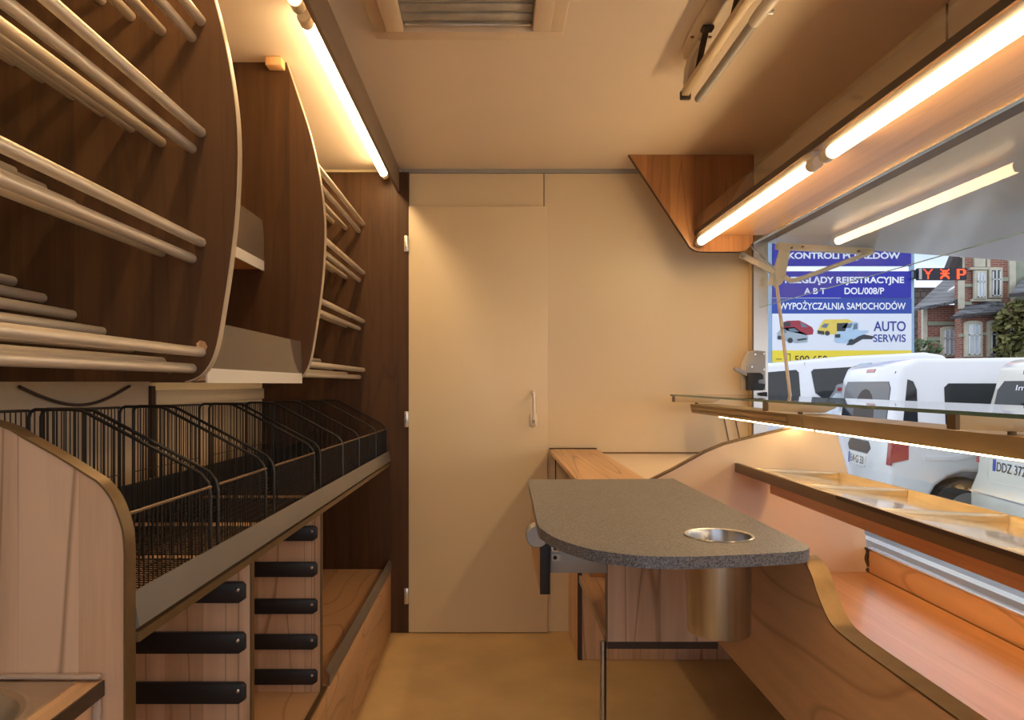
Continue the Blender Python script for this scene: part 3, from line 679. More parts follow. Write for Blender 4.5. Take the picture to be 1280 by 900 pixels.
# ---------------------------------------------------------------- grey table with bin
tbl = thing('grey_table', 'grey speckled stone table top with rounded corner fixed over the open cabinet', 'table', (.35, 1.7, .64))
tz = .850
tpx = [(660.7, 603), (666, 625), (672.3, 655), (680, 663.3), (693, 671.7), (713, 679.3), (740, 686.7), (773, 691.7), (807, 695), (857, 696), (907, 694.3), (950, 692.5), (990, 690), (1004, 688.6), (1010.5, 686.5), (1012, 683), (841.7, 598.3), (661.5, 599.5)]
tout = []
for x, y in tpx:
    d = F*(EYE-tz)/(y-CY); tout.append(((x-CX)/F*d, d))
tout = tout[:1]+smooth_path(tout[1:12], 3)+tout[12:]
HX, HY, HR = .411, 1.358, .0575
hole = arc(HX, HY, HR, 0, 360, 40)[:-1]
bm = NB(); plate_hole(bm, tout, hole, .8300, tz); finish(bm, 'top', 'granite', tbl, angle=50)
lf = box('drop_leaf', 'oak_y', tbl, .1125, .1335, 1.7245, 2.10, .645, .8295)
box('leaf_edge', 'black_plastic', lf, .1115, .1345, 1.714, 1.7243, .644, .8290, bevel=.001)
bm = NB(); b_tube(bm, [(.102, 1.66, .787), (.102, 1.664, .787), (.102, 1.70, .787)], .025, 24, radii=[.023, .025, .025]); finish(bm, 'knob', 'grey_metal', tbl, label='round grey metal knob')
box('lock_box', 'grey_metal', tbl, .1365, .2670, 1.735, 1.80, .688, .757, bevel=.001, label='grey metal latch box')
for z0, z1, mt in ((.738, .753, 'alu_bright'), (.716, .733, 'white_plastic')):
    o = box('lock_plate', mt, tbl, .1375, .160, 1.731, 1.7345, z0, z1, bevel=.001)
    bm = NB(); b_tube(bm, [(.147, 1.7285, (z0+z1)/2), (.147, 1.7312, (z0+z1)/2)], .0045, 10); finish(bm, 'screw', 'ink_black', o)
bn = thing('waste_bin', 'brushed steel round bin set into the grey table top', 'bin', (HX, HY, .68))
bm = NB(); b_lathe(bm, [(.001, .684), (HR-.006, .684), (HR-.0045, .688), (HR-.003, .846), (HR-.001, .8515), (HR+.003, .8525), (HR+.004, .8508), (HR+.0005, .8502), (HR-.0008, .845), (HR-.0022, .680), (HR-.004, .677), (.001, .677)], HX, HY, 48); finish(bm, 'body', 'steel', bn)

# ceiling folding bracket
cbk = thing('folding_bracket', 'pale metal folding bracket with two bars and black straps on the ceiling', 'bracket', (.61, 1.8, ZC))
bp = [(.547, 1.25)]+[(.547, 2.10), (.551, 2.15), (.560, 2.20), (.572, 2.235), (.590, 2.245), (.606, 2.225), (.617, 2.18), (.620, 2.12), (.620, 1.25)]
prism('base_plate', 'stay_enamel', cbk, bp, 'xy', ZC-.010, ZC-.0005, bevel=.002)
cv = NB()
pts = [(.588, 2.10, ZC-.012), (.590, 2.20, ZC-.014), (.600, 2.27, ZC-.030), (.604, 2.30, ZC-.055), (.606, 2.31, ZC-.075)]
b_tube(cv, pts, .02, 8, radii=[.010, .014, .018, .018, .014]); finish(cv, 'end_bracket', 'stay_enamel', cbk)
b1 = NB(); b_box(b1, .586, .611, 1.25, 2.32, ZC-.088, ZC-.068); finish(b1, 'bar', 'alu_beige', cbk, bevel=.004)
b2 = NB(); b_tube(b2, [(.641, 1.25, ZC-.094), (.641, 2.325, ZC-.094)], .0125, 12); finish(b2, 'bar', 'grey_metal', cbk)
b2 = NB(); b_box(b2, .584, .617, 2.318, 2.334, ZC-.097, ZC-.070); finish(b2, 'end_cap', 'dark_strap', cbk, bevel=.004)
b2 = NB(); b_tube(b2, [(.641, 1.83, ZC-.094), (.641, 1.78, ZC-.094), (.644, 1.70, ZC-.094)], .0155, 12); finish(b2, 'joint_sleeve', 'white_plastic', cbk)
b2 = NB(); b_tube(b2, [(.664, 1.77, ZC-.10), (.652, 1.77, ZC-.10)], .006, 8); finish(b2, 'joint_screw', 'steel', cbk)
for y0 in (2.04, 1.72):
    s2 = NB(); prof = smooth_path([(0, -.004), (.05, -.024), (.10, -.050), (.14, -.072), (.165, -.086)], 4)
    vs = []
    for a, b_ in prof:
        vs.append([s2.verts.new((.575+a*.10+k*.017, y0+a, ZC-.0125+b_*.85)) for k in (0, 1)])
    for i in range(len(vs)-1): s2.faces.new((vs[i][0], vs[i][1], vs[i+1][1], vs[i+1][0]))
    bmesh.ops.solidify(s2, geom=s2.faces[:], thickness=.003)
    so = finish(s2, 'strap', 'dark_strap', cbk, label='curved black rubber strap')
    box('strap_anchor', 'dark_strap', so, .568, .600, y0-.022, y0+.006, ZC-.022, ZC-.0105, bevel=.003)
for x in (.559, .608):
    bm = NB(); b_tube(bm, [(x, 2.09, ZC-.0105), (x, 2.09, ZC-.014)], .005, 10); finish(bm, 'screw', 'bronze_trim', cbk)

# ---------------------------------------------------------------- outdoors
GZ0 = -.45
struct(box('ground', 'asphalt', None, -10, 90, -30, 110, GZ0-.1, GZ0))

def text_mesh(s, bold=.012, extrude=.0):
    cu = bpy.data.curves.new('t', 'FONT'); cu.body = s; cu.size = 1; cu.offset = bold; cu.extrude = extrude
    o = bpy.data.objects.new('t', cu); COL.objects.link(o); dg = bpy.context.evaluated_depsgraph_get(); dg.update()
    me = bpy.data.meshes.new_from_object(o.evaluated_get(dg)); bpy.data.objects.remove(o, do_unlink=True); return me
def lettering(name, s, mat, parent, x0, x1, z0, z1, y, bold=.012, frame=None, label=None, kind=None):
    "flat lettering fitted to a rectangle; frame maps (u, v) -> 3D point"
    me = text_mesh(s, bold); xs = [v_.co.x for v_ in me.vertices]; ys = [v_.co.y for v_ in me.vertices]
    ax, bx, ay, by = min(xs), max(xs), min(ys), max(ys)
    bm = NB(); bm.from_mesh(me); bpy.data.meshes.remove(me)
    for v_ in bm.verts:
        u = x0+(v_.co.x-ax)/(bx-ax)*(x1-x0); k = z0+(v_.co.y-ay)/(by-ay)*(z1-z0)
        v_.co = Vector(frame(u, k)) if frame else Vector((u, y, k))
    return finish(bm, name, mat, parent, smooth=False, label=label)

# sign board on blue posts
SD = 14.0
q = lambda x, y: PX(x, y, SD)
sg = thing('sign_board', 'tall blue and white car service sign board with printed vehicles on blue posts', 'sign', (6.5, SD, GZ0))
for x0, x1 in ((960, 965.5), (1139.5, 1143.5)):
    a0, a1 = q(x0, 300)[0], q(x1, 300)[0]; box('post', 'post_blue', sg, a0, a1, SD+.02, SD+.10, GZ0+.001, q(0, 296)[1])
def sign_panel(mat, x0, y0, x1, y1, lab):
    a, b_ = q(x0, y1), q(x1, y0); return box('sign_panel', mat, sg, a[0], b_[0], SD, SD+.04, a[1], b_[1], label=lab)
def sign_text(par, s, mat, x0, y0, x1, y1, bold=.02):
    a, b_ = q(x0, y1), q(x1, y0); lettering('lettering', s, mat, par, a[0], b_[0], a[1], b_[1], SD-.004, bold)
s1 = sign_panel('sign_navy', 966, 300, 1139, 332.5, 'navy panel with white lettering')
sign_text(s1, 'KONTROLI POJAZDÓW', 'letter_white', 985, 313.5, 1125, 326, .03)
s2 = sign_panel('sign_navy', 966, 339, 1139, 372, 'navy panel with two rows of white lettering')
sign_text(s2, 'PRZEGLĄDY REJESTRACYJNE', 'letter_white', 975, 345.5, 1130, 356.5, .03)
sign_text(s2, 'A B T', 'letter_white', 1005, 360, 1032, 367.5, .02)
sign_text(s2, 'DOL/008/P', 'letter_white', 1055.5, 359.5, 1105, 367.8, .02)
s3 = sign_panel('sign_blue', 965.5, 372.5, 1139.5, 392, 'blue panel with white lettering')
sign_text(s3, 'WYPOŻYCZALNIA SAMOCHODÓW', 'letter_white', 974, 375.5, 1132, 387, .018)
s4 = sign_panel('sign_white', 965.5, 392, 1139.5, 438, 'white panel with four printed vehicles')
sign_text(s4, 'AUTO', 'letter_blue', 1092, 401.5, 1132, 414, .014)
sign_text(s4, 'SERWIS', 'letter_blue', 1091.5, 418, 1132, 427.5, .012)
s5 = sign_panel('sign_yellow', 965.5, 438, 1139.5, 470, 'yellow panel with phone number')
sign_text(s5, '500 650', 'ink_black', 993.5, 444.5, 1034, 454, .004)
for a in ((983, 442, 988, 442.8), (987.2, 442, 988, 451), (970, 448.5, 977, 449.3)):
    u, v_ = q(a[0], a[3]), q(a[2], a[1]); box('printed_mark', 'ink_black', s5, u[0], v_[0], SD-.003, SD-.001, u[1], v_[1])
def printed(name, par, polys):
    lay = 0
    for mat, pts in polys:
        prism(name if lay == 0 else 'printed_detail', mat, par, [q(*p) for p in pts], 'xz', SD-.003-lay*.002, SD-.001-lay*.002); lay += 1
def circ(x, y, r): return arc(x, y, r, 0, 360, 12)[:-1]
printed('printed_minibus', s4, [('print_red', [(978, 403), (984, 401), (999, 400.5), (1008, 405), (1015, 409), (1017, 413), (1016, 418), (1008, 419), (990, 415), (979, 412)]),
        ('print_glass', [(1000, 402.5), (1005, 405), (1010, 409), (1002, 409)]), ('print_dark', [(980, 403), (988, 402), (988, 408), (980, 408)])])
printed('printed_car', s4, [('print_silver', [(971, 417), (975, 412), (981, 409.5), (993, 409), (1000, 414), (1008, 418), (1010.5, 422), (1009, 428), (995, 429), (985, 427), (973, 424)]),
        ('print_glass', [(985, 411), (993, 410.3), (999, 414.5), (988, 415)]), ('print_glass', [(976, 413), (982, 411), (983, 416), (976, 417)]),
        ('print_dark', circ(987.5, 425.5, 3.4)), ('print_dark', circ(974, 422, 2.6)), ('print_dark', [(996, 424), (1008, 422.5), (1008, 424.5), (997, 426)])])
printed('printed_camper', s4, [('print_yellow', [(1021.5, 414), (1026, 405), (1030, 399.5), (1060, 399), (1066, 402), (1060, 416), (1047, 418), (1030, 418), (1022, 416.5)]),
        ('print_glass', [(1026, 409), (1030, 404.5), (1036, 404.5), (1033, 410)]), ('print_dark', [(1046, 404), (1060, 403.5), (1056, 414), (1046, 414)]), ('print_dark', circ(1034, 416.5, 3)),
        ('print_dark', [(1021.5, 413), (1030, 414), (1030, 418.5), (1022, 417)])])
printed('printed_truck', s4, [('print_dark', [(1062, 424), (1080, 418), (1093, 420.5), (1090, 424), (1078, 424), (1066, 431), (1058, 431.5)]),
        ('print_pale', [(1043, 421), (1047, 414), (1055, 405), (1070, 402), (1073, 404), (1073, 413), (1086, 413), (1085, 415.5), (1072, 421), (1060, 429), (1046, 428.5), (1042.5, 426)]),
        ('print_glass', [(1052, 410), (1057, 404.8), (1066, 404), (1063, 410)]), ('print_glass', [(1067, 405), (1071.5, 404), (1071.5, 411), (1066, 412)]), ('print_dark', circ(1064, 427.5, 3.8)),
        ('print_dark', [(1043.5, 418), (1050, 417.5), (1050, 422), (1043.5, 422)])])
# LED sign
ls = thing('led_sign', 'narrow black LED display showing red symbols fixed beside the sign board', 'sign', PX(1176, 350, 13.9)[:1]+(13.9,)+PX(1176, 350, 13.9)[1:])
q = lambda x, y: PX(x, y, 13.9)
a, b_ = q(1148.5, 349.6), q(1208.5, 335); bx_ = box('display', 'ink_black', ls, a[0], b_[0], 13.9, 14.0, a[1], b_[1])
a, b_ = q(1142.5, 348), q(1148.5, 337)
for (x0, x1, y0, y1) in ((1141, 1149, 338.5, 337.3), (1141, 1149, 348.3, 347.2), (1145, 1146, 348, 337)):
    u, v_ = q(x0, y0), q(x1, y1); box('bracket', 'dark_timber', ls, u[0], v_[0], 13.93, 13.97, u[1], v_[1])
u, v_ = q(1148.5, 349.2), q(1152, 335.4); box('end_cap', 'grey_metal', ls, u[0], v_[0], 13.89, 13.8995, u[1], v_[1])
GL = {'Y': ['1000001', '0100010', '0010100', '0011100', '0001000', '0001000', '0001000', '0001000'],
      'X': ['1000001', '0111110', '0010100', '1111111', '0011100', '0111110', '1100011', '1000001'],
      'P': ['1111110', '1100011', '1100011', '1100011', '1111110', '1100000', '1100000', '1100000']}
for gname, x0 in (('Y', 1154.5), ('X', 1175.5), ('P', 1196)):
    bm = NB()
    for r_, row in enumerate(GL[gname]):
        for c_, k in enumerate(row):
            if k == '1':
                u, v_ = q(x0+c_*1.6, 336.3+(r_+1)*1.6-.25), q(x0+c_*1.6+1.35, 336.3+r_*1.6); b_box(bm, u[0], v_[0], 13.892, 13.8995, u[1], v_[1])
    finish(bm, 'symbol', 'led_red', bx_, smooth=False, label='red glowing LED symbol')

# --- vehicles -----------------------------------------------------------
def vehicle(name, label, loc, rotz, prof, belt, wl, wt_, ztop, paint, arches, bevel=.05):
    """prof: side outline (x forward from rear, z) upper part from rear-bottom over the roof to front-bottom"""
    root = thing(name, label, 'car', loc, rotz=rotz)
    def w_(z): return wl if z <= belt else wl+(wt_-wl)*(z-belt)/(ztop-belt)
    zb = prof[0][1]; low = []
    # bottom line front -> rear with wheel arches
    for (ax_, r_) in sorted(arches, reverse=True):
        low += [(ax_+r_*math.cos(math.radians(a)), max(zb, .33+r_*math.sin(math.radians(a)))) for a in range(0, 181, 20)]
    P_ = []
    for i, (x, z) in enumerate(prof):
        if i:
            x0, z0 = prof[i-1]
            if (z0-belt)*(z-belt) < 0:
                k = (belt-z0)/(z-z0); P_.append((x0+(x-x0)*k, belt))
        P_.append((x, z))
    up = [p for p in P_ if p[1] >= belt-1e-6]; i0 = P_.index(up[0]); i1 = P_.index(up[-1])
    lowp = P_[:i0+1]+P_[i1:]+low
    bm = NB(); V = {}
    def vt(p, s):
        k = (round(p[0], 5), round(p[1], 5), s)
        if k not in V: V[k] = bm.verts.new((p[0], s*w_(p[1]), p[1]))
        return V[k]
    for s in (-1, 1):
        bm.faces.new([vt(p, s) for p in up]); bm.faces.new([vt(p, s) for p in lowp])
    loop = P_+low
    for i in range(len(loop)):
        a_, b2_ = loop[i], loop[(i+1) % len(loop)]
        if abs(a_[0]-b2_[0])+abs(a_[1]-b2_[1]) < 1e-5: continue
        bm.faces.new((vt(a_, -1), vt(b2_, -1), vt(b2_, 1), vt(a_, 1)))
    finish(bm, 'body', paint, root, bevel=bevel, seg=3, angle=60)
    for ax_, r_ in arches:
        for s in (-1, 1):
            bm = NB(); b_tube(bm, [(ax_, s*(wl-.22), .33), (ax_, s*(wl-.03), .33), (ax_, s*(wl-.015), .33)], .33, 28, radii=[.33, .33, .30]); wo = finish(bm, 'tyre', 'tyre', root)
            bm = NB(); b_tube(bm, [(ax_, s*(wl-.10), .33), (ax_, s*(wl-.012), .33)], .2, 24); ro = finish(bm, 'wheel_rim', 'rim', wo)
            bm = NB(); b_tube(bm, [(ax_, s*(wl-.012), .33), (ax_, s*(wl-.004), .33)], .05, 14); finish(bm, 'hub_cap', 'grey_plastic', ro)
    def side(nm, mat, pts, s, off=.006, th=.02, par=None, lab=None):
        bm = NB(); A = [bm.verts.new((x, s*(w_(z)+off), z)) for x, z in pts]; B = [bm.verts.new((x, s*(w_(z)+off-th), z)) for x, z in pts]
        bm.faces.new(A); bm.faces.new(B[::-1])
        for i in range(len(pts)): bm.faces.new((A[i], A[(i+1) % len(pts)], B[(i+1) % len(pts)], B[i]))
        return finish(bm, nm, mat, par or root, smooth=False, label=lab)
    def rx(z):      # rear surface
        for (x0, z0), (x1, z1) in zip(prof, prof[1:]):
            if z0 <= z <= z1 and z1 > z0: return x0+(x1-x0)*(z-z0)/(z1-z0)
        return prof[0][0]
    def rear(nm, mat, pts, off=.006, th=.02, par=None, lab=None):     # pts: (y, z)
        bm = NB(); A = [bm.verts.new((rx(z)-off, y, z)) for y, z in pts]; B = [bm.verts.new((rx(z)-off+th, y, z)) for y, z in pts]
        bm.faces.new(A); bm.faces.new(B[::-1])
        for i in range(len(pts)): bm.faces.new((A[i], A[(i+1) % len(pts)], B[(i+1) % len(pts)], B[i]))
        return finish(bm, nm, mat, par or root, smooth=False, label=lab)
    def rtext(s_, mat, y0, y1, z0, z1, par, off=.012, bold=.0):   # reads left to right seen from behind: +y is left
        return lettering('lettering', s_, mat, par, 0, 1, z0, z1, 0, bold, frame=lambda u, k: (rx(k)-off, y0+(y1-y0)*u, k))
    return root, side, rear, rtext, w_
def rr(y0, y1, z0, z1, c):
    return [(y0+c, z0), (y1-c, z0), (y1, z0+c), (y1, z1-c), (y1-c, z1), (y0+c, z1), (y0, z1-c), (y0, z0+c)]
A8 = math.radians(-8)
# white panel van, rear towards the trailer
root, side, rear, rtext, wf = vehicle('panel_van', 'white panel van showing its rear window and right side, between two other cars', (4.01, 8.20, GZ0), A8,
    [(0, .32), (-.02, .55), (0, .85), (.02, 1.05), (.09, 1.62), (.14, 1.76), (.28, 1.82), (2.3, 1.84), (2.75, 1.78), (3.5, 1.12), (4.2, .95), (4.38, .72), (4.38, .32)],
    1.02, .90, .83, 1.84, 'paint_white', [(.72, .40), (3.55, .40)], bevel=.045)
ww = rear('rear_window', 'car_glass', rr(-.68, .70, 1.12, 1.60, .07)); rear('window_reflection', 'dark_strap', arc(0, 1.20, .32, 0, 180, 10), off=.0075, th=.001, par=ww)  # dark brown dome laid on the glass is a painted reflection
rear('door_gap', 'car_black', [(-.79, .5), (-.775, .5), (-.70, 1.70), (-.712, 1.70)])
side('corner_glass', 'car_glass', [(.10, 1.08), (.25, 1.06), (.25, 1.52), (.22, 1.60), (.17, 1.62)], -1)
side('side_window', 'car_glass', [(.50, 1.12), (.54, 1.08), (2.1, 1.08), (2.14, 1.12), (2.14, 1.54), (2.08, 1.58), (.54, 1.58), (.50, 1.54)], -1)
side('side_window', 'car_glass', [(2.3, 1.10), (3.2, 1.10), (2.75, 1.52), (2.3, 1.54)], -1)
side('tail_lamp', 'tail_red', [(-.012, .80), (.16, .84), (.16, 1.0), (.04, 1.02)], -1, lab='red tail lamp'); rear('tail_lamp', 'tail_red', [(-.90, .78), (-.80, .78), (-.80, 1.0), (-.89, 1.0)], lab='red tail lamp'); rear('tail_lamp', 'tail_red', [(.80, .78), (.90, .78), (.89, 1.0), (.80, 1.0)], lab='red tail lamp')
rear('handle_recess', 'car_black', [(-.26, .84), (.30, .84), (.36, .90), (.30, .97), (-.26, .97), (-.34, .9)])
pt_ = rear('number_plate', 'plate_white', rr(-.24, .28, .70, .82, .01), off=.014); rear('plate_band', 'plate_blue', [(.23, .70), (.28, .70), (.28, .82), (.23, .82)], off=.016, th=.002, par=pt_)
rtext('EA·G 33', 'ink_black', .20, -.20, .72, .80, pt_, off=.018)
rear('bumper', 'car_black', [(-.91, .32), (.91, .32), (.91, .50), (-.91, .50)], off=.03, th=.06)
side('bumper_side', 'car_black', [(-.02, .32), (.34, .32), (.24, .52), (.02, .56)], -1, off=.01)
side('swage', 'paint_white', [(.30, .84), (.60, .84), (.95, .93), (2.6, .95), (2.6, .98), (.9, .965), (.55, .875), (.30, .875)], -1, off=.012)
rear('high_brake_lamp', 'tail_red', [(-.12, 1.70), (.12, 1.70), (.12, 1.735), (-.12, 1.735)])
# cream people carrier, rear towards the trailer
root, side, rear, rtext, wf = vehicle('people_carrier', 'cream people carrier with dark rear window and number plate, beside the panel van', (4.32, 6.02, GZ0), A8,
    [(.02, .30), (-.06, .42), (-.06, .62), (0, .78), (.01, 1.05), (.14, 1.66), (.15, 1.74), (.26, 1.79), (1.0, 1.83), (2.3, 1.80), (3.2, 1.2), (4.2, 1.0), (4.35, .7), (4.35, .30)],
    1.05, .88, .78, 1.83, 'paint_cream', [(.85, .38), (3.5, .38)], bevel=.05)
ww = rear('rear_window', 'car_glass', rr(-.72, .72, 1.10, 1.60, .08)); rtext('Im Rangieren', 'letter_white', .42, -.46, 1.505, 1.565, ww, off=.010, bold=.01)
rear('wiper', 'car_black', [(.30, 1.10), (.36, 1.10), (.20, 1.19), (.14, 1.22), (.12, 1.20), (.18, 1.17)], off=.014)
rear('high_brake_lamp', 'tail_red', [(-.42, 1.655), (.36, 1.655), (.36, 1.69), (-.42, 1.69)], off=.012)
rear('tail_lamp', 'tail_red', [(.83, .86), (.88, .86), (.87, 1.30), (.80, 1.34)]); rear('tail_lamp', 'tail_red', [(-.88, .80), (-.70, .80), (-.80, 1.12), (-.87, 1.12)])
rear('plate_recess', 'paint_cream', rr(-.42, .66, .72, .99, .05), off=.004)
pt_ = rear('number_plate', 'plate_white', rr(.02, .56, .80, .92, .01), off=.014); rear('plate_band', 'plate_blue', [(.51, .80), (.56, .80), (.56, .92), (.51, .92)], off=.016, th=.002, par=pt_)
rtext('DDZ 372', 'ink_black', .49, .05, .82, .90, pt_, off=.018)
side('side_window', 'car_glass', [(.36, 1.12), (1.4, 1.10), (1.4, 1.58), (.55, 1.58)], 1); side('side_window', 'car_glass', [(.36, 1.12), (1.4, 1.10), (1.4, 1.58), (.55, 1.58)], -1)
rear('bumper_line', 'grey_plastic', [(-.86, .60), (.86, .60), (.86, .612), (-.86, .612)])
# silver hatchback
root, side, rear, rtext, wf = vehicle('hatchback', 'silver hatchback mostly hidden behind the white panel van', (4.62, 10.45, GZ0), A8,
    [(.02, .30), (-.04, .45), (0, .80), (.06, 1.0), (.36, 1.50), (.36, 1.56), (.5, 1.60), (1.6, 1.64), (2.4, 1.58), (3.2, 1.05), (4.0, .9), (4.15, .6), (4.15, .30)],
    1.0, .86, .68, 1.64, 'paint_silver', [(.75, .37), (3.3, .37)], bevel=.05)
rear('rear_window', 'pane', rr(-.60, .60, 1.04, 1.44, .07)); rear('high_brake_lamp', 'tail_red', [(-.40, 1.475), (.52, 1.475), (.52, 1.52), (-.40, 1.52)], off=.012)
side('side_window', 'car_glass', [(.45, 1.06), (1.5, 1.05), (1.5, 1.46), (.65, 1.46)], -1)
# white minibus, nose towards the trailer
root, side, rear, rtext, wf = vehicle('minibus', 'white minibus parked nose in behind the hatchback, in front of the sign board', (7.15, 12.3, GZ0), math.pi,
    [(0, .35), (-.02, .7), (0, 1.1), (.12, 1.90), (.22, 2.02), (.5, 2.06), (1.75, 2.0), (2.47, 1.93), (2.95, 1.88), (3.35, 1.74), (4.0, 1.26), (4.7, 1.05), (4.95, .75), (4.95, .35)],
    1.2, .95, .80, 2.06, 'paint_white', [(.95, .42), (4.05, .42)], bevel=.06)
side('side_window', 'car_glass', [(2.47, 1.38), (2.51, 1.33), (3.0, 1.28), (3.56, 1.26), (3.54, 1.32), (3.08, 1.70), (2.98, 1.75), (2.51, 1.79), (2.47, 1.75)], 1)
side('side_window', 'car_glass', [(1.0, 1.38), (1.05, 1.34), (2.14, 1.36), (2.24, 1.44), (2.28, 1.76), (2.24, 1.80), (1.05, 1.87), (1.0, 1.82)], 1)
side('door_gap', 'grey_plastic', [(2.365, .5), (2.373, .5), (2.373, 1.90), (2.365, 1.90)], 1, off=.004)
side('window_pillar', 'car_black', [(3.24, 1.28), (3.28, 1.28), (3.28, 1.56), (3.24, 1.60)], 1, off=.008)
side('rear_trim', 'car_black', [(.02, 1.5), (.10, 1.5), (.20, 1.90), (.13, 1.88)], 1, off=.02)

# --- brick house --------------------------------------------------------
hs = thing('brick_house', 'red brick house with pale stone bands, slate roofs and tall windows behind the cars', 'house', (17.0, 26.5, GZ0))
def hq(x, y, d): return PX(x, y, d)
def hbox(nm, mat, par, x0, y0, x1, y1, d, th, lab=None, bottom=None):
    a, b_ = hq(x0, y1, d), hq(x1, y0, d); z0 = bottom if bottom is not None else a[1]
    return box(nm, mat, par, a[0], b_[0], d, d+th, z0, b_[1], label=lab)
wing = hbox('wing_wall', 'brick_red', hs, 1155, 381, 1206, 450, 27.0, .4, 'red brick wall of the lower wing', GZ0+.001)
mainw = hbox('main_wall', 'brick_red', hs, 1202, 300, 1263, 450, 26.2, .4, 'red brick main wall', GZ0+.001)
bay = hbox('bay_wall', 'brick_red', hs, 1201, 389, 1256, 450, 25.9, .295, 'red brick bay', GZ0+.001)
for par, mat, a, d in ((wing, 'stone', (1154, 384, 1159.5, 450), 26.95), (wing, 'stone_green', (1159, 402, 1196, 406.5), 26.95), (wing, 'stone_green', (1159, 421.5, 1175, 425.5), 26.95), (wing, 'stone_green', (1195, 417, 1199, 423), 26.95),
        (mainw, 'stone', (1200, 300, 1206, 386), 26.12), (mainw, 'stone_green', (1206, 355, 1216, 358.5), 26.14), (mainw, 'stone_green', (1251.5, 346.5, 1262, 351.5), 26.14), (mainw, 'stone', (1262, 318, 1270, 372), 26.1),
        (mainw, 'stone', (1213, 334, 1252, 337), 26.05), (mainw, 'stone', (1215, 373.5, 1252, 376.5), 26.05), (mainw, 'stone', (1218, 322, 1232, 333.5), 26.1), (mainw, 'stone', (1234, 322, 1238, 333.5), 26.1), (mainw, 'stone_green', (1206, 377, 1215, 381), 26.14),
        (bay, 'stone_green', (1201, 417, 1205, 421), 25.86), (bay, 'stone_green', (1226, 415, 1233, 419), 25.86)):
    hbox('stone_band', mat, par, *a, d, .12)
def window(par, x0, y0, x1, y1, d, arch, panemat='pane', dark=False):
    a, b_ = hq(x0, y1, d), hq(x1, y0, d); w2 = b_[0]-a[0]; f = .13*w2+.03
    def outline(ins, top):
        l, r_, b3, t_ = a[0]+ins, b_[0]-ins, a[1]+ins*.6, b_[1]-ins
        if not arch: return [(l, b3), (r_, b3), (r_, t_), (l, t_)]
        h = (r_-l)*.14
        return [(l, b3), (r_, b3), (r_, t_-h)]+[((l+r_)/2+(r_-l)/2*math.cos(math.radians(k)), t_-h+h*math.sin(math.radians(k))) for k in range(20, 161, 20)]+[(l, t_-h)]
    wn_ = prism('window', 'stone', par, outline(0, 1), 'xz', d-.10, d+.005, label='tall window with stone surround')
    prism('pane', panemat, wn_, outline(f, 0), 'xz', d-.115, d-.1005)
    l, r_, b3, t_ = a[0]+f, b_[0]-f, a[1]+f*.6, b_[1]-f
    wd = .035
    for bx0, bx1, z0, z1 in ((l, l+wd, b3, t_-.05), (r_-wd, r_, b3, t_-.05), ((l+r_)/2-wd/2, (l+r_)/2+wd/2, b3, t_), (l, r_, b3+(t_-b3)*.62, b3+(t_-b3)*.62+wd), (l, r_, b3, b3+wd)):
        box('glazing_bar', 'window_frame_paint', wn_, bx0, bx1, d-.145, d-.116, z0, z1)
    return wn_
window(mainw, 1216, 338.5, 1231.5, 374, 26.1, False); window(mainw, 1234.5, 335, 1251, 372.5, 26.1, False, 'pane_dark')
window(wing, 1175, 408, 1195, 446, 26.95, True); window(bay, 1204.5, 401, 1226, 446, 25.88, True); window(bay, 1232.5, 400, 1253.5, 446, 25.88, True, 'pane_dark')
def roof(nm, mat, par, corners, th=.1, lab=None):
    bm = NB(); A = [Vector(c_) for c_ in corners]; nrm = (A[1]-A[0]).cross(A[2]-A[0]).normalized()
    if nrm.z < 0: nrm = -nrm
    T = [bm.verts.new(c_) for c_ in A]; B = [bm.verts.new(c_-nrm*th) for c_ in A]
    bm.faces.new(T); bm.faces.new(B[::-1])
    for i in range(len(A)): bm.faces.new((T[i], T[(i+1) % len(A)], B[(i+1) % len(A)], B[i]))
    return finish(bm, nm, mat, par, smooth=False, label=lab)
def p3(x, y, d):
    X, Z = PX(x, y, d); return (X, d, Z)
rf = roof('wing_roof', 'slate', hs, [p3(1141, 386, 26.3), p3(1203, 374, 26.3), p3(1204, 349, 29.5), p3(1180, 349.5, 29.5)], lab='grey slate wing roof')
roof('roof_light', 'pane', rf, [p3(1184, 364.5, 26.9), p3(1200, 356, 27.4), p3(1200, 352.5, 27.9), p3(1187, 361, 27.2)], th=.05)
roof('bay_roof', 'slate', hs, [p3(1188.5, 396.5, 25.5), p3(1225, 391.5, 25.5), p3(1246, 374, 26.15), p3(1207, 383, 26.15)], lab='grey slate bay roof')
roof('bay_roof', 'slate', hs, [p3(1225, 391.5, 25.5), p3(1258, 389, 25.5), p3(1256, 379, 26.15), p3(1246, 374, 26.15)], lab='grey slate bay roof')
prism('gutter', 'dark_timber', hs, [hq(1189, 398, 25.45), hq(1225, 393.5, 25.45), hq(1258, 391, 25.45), hq(1258, 388.5, 25.45), hq(1225, 391, 25.45), hq(1189, 395.5, 25.45)], 'xz', 25.43, 25.5)
roof('gable_roof', 'dark_timber', hs, [p3(1186, 335, 25.9), p3(1193, 336, 25.9), p3(1206, 310, 25.9), p3(1197, 308, 25.9)], th=.3)
roof('gable_roof', 'dark_timber', hs, [p3(1192, 335, 26.0), p3(1203, 335, 26.0), p3(1203, 322, 26.0), p3(1197, 322, 26.0)], th=.2)
sr = hbox('side_wall', 'stone_green', hs, 1268, 322, 1330, 450, 26.6, .4, None, GZ0+.001)
roof('side_roof', 'slate', hs, [p3(1262, 368, 24.6), p3(1345, 360, 24.6), p3(1345, 335, 26.5), p3(1281, 345, 26.5)], lab='dark slate side roof')
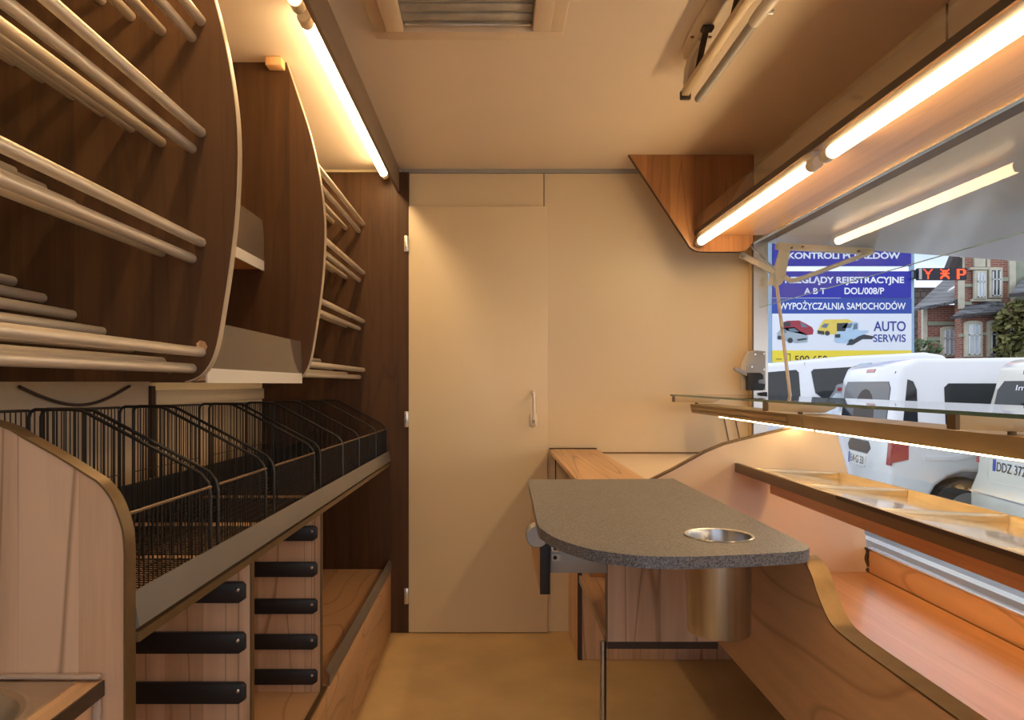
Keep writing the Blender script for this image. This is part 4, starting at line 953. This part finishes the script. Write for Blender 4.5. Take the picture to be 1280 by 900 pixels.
prism('gutter', 'dark_timber', hs, [hq(1262, 371, 24.55), hq(1345, 363, 24.55), hq(1345, 359, 24.55), hq(1262, 367, 24.55)], 'xz', 24.5, 24.59)
# darker building behind
db = thing('brown_barn', 'dark brown tiled building between the sign board and brick house', 'building', (17.5, 36, GZ0))
q = lambda x, y: PX(x, y, 36)
prism('gable', 'tile_brown', db, [(q(1100, 0)[0], GZ0+.001), (q(1175, 0)[0], GZ0+.001), q(1175, 361), q(1100, 361)], 'xz', 36, 40)
box('ridge_cap', 'dark_timber', db, q(1100, 0)[0], q(1175, 0)[0], 35.95, 40.05, q(0, 361)[1], q(0, 359.5)[1])
# foliage
def leaves(name, mat, label, cat, n, fn, s):
    bm = NB()
    for i in range(n):
        c_ = Vector(fn()); a = Vector((random.gauss(0, 1), random.gauss(0, 1), random.gauss(0, 1))).normalized(); b_ = a.orthogonal().normalized(); k = s*random.uniform(.6, 1.3)
        vs = [bm.verts.new(c_+a*k), bm.verts.new(c_+b_*k*.6), bm.verts.new(c_-a*k), bm.verts.new(c_-b_*k*.6)]; bm.faces.new(vs)
    for_o = bm
    me = bpy.data.meshes.new(name); bm.to_mesh(me); bm.free(); o = bpy.data.objects.new(name, me); COL.objects.link(o); me.materials.append(M[mat])
    tag(o, label, cat, kind='stuff'); return o
def ivy_pt():
    x = random.uniform(1250, 1345); top = 392-14*math.sin((x-1250)/14)-max(0, x-1262)*.25; y = random.uniform(top, 492)
    X, Z = PX(x, y, 25.2); return (X, 25.2+random.uniform(-.35, .35), Z)
leaves('ivy', 'ivy_leaf', 'yellowish green ivy climbing the corner of the brick house', 'ivy', 2600, ivy_pt, .17)
def bush_pt():
    a = random.uniform(0, 6.28); r_ = random.uniform(0, 1)**.5; X, Z = PX(1147, 440, 24)
    return (X+.75*r_*math.cos(a), 24+.6*r_*math.sin(a), random.uniform(GZ0, Z+.3+.25*(1-r_)))
leaves('shrub', 'bush_leaf', 'small dark green shrub in front of the brown building', 'shrub', 900, bush_pt, .12)
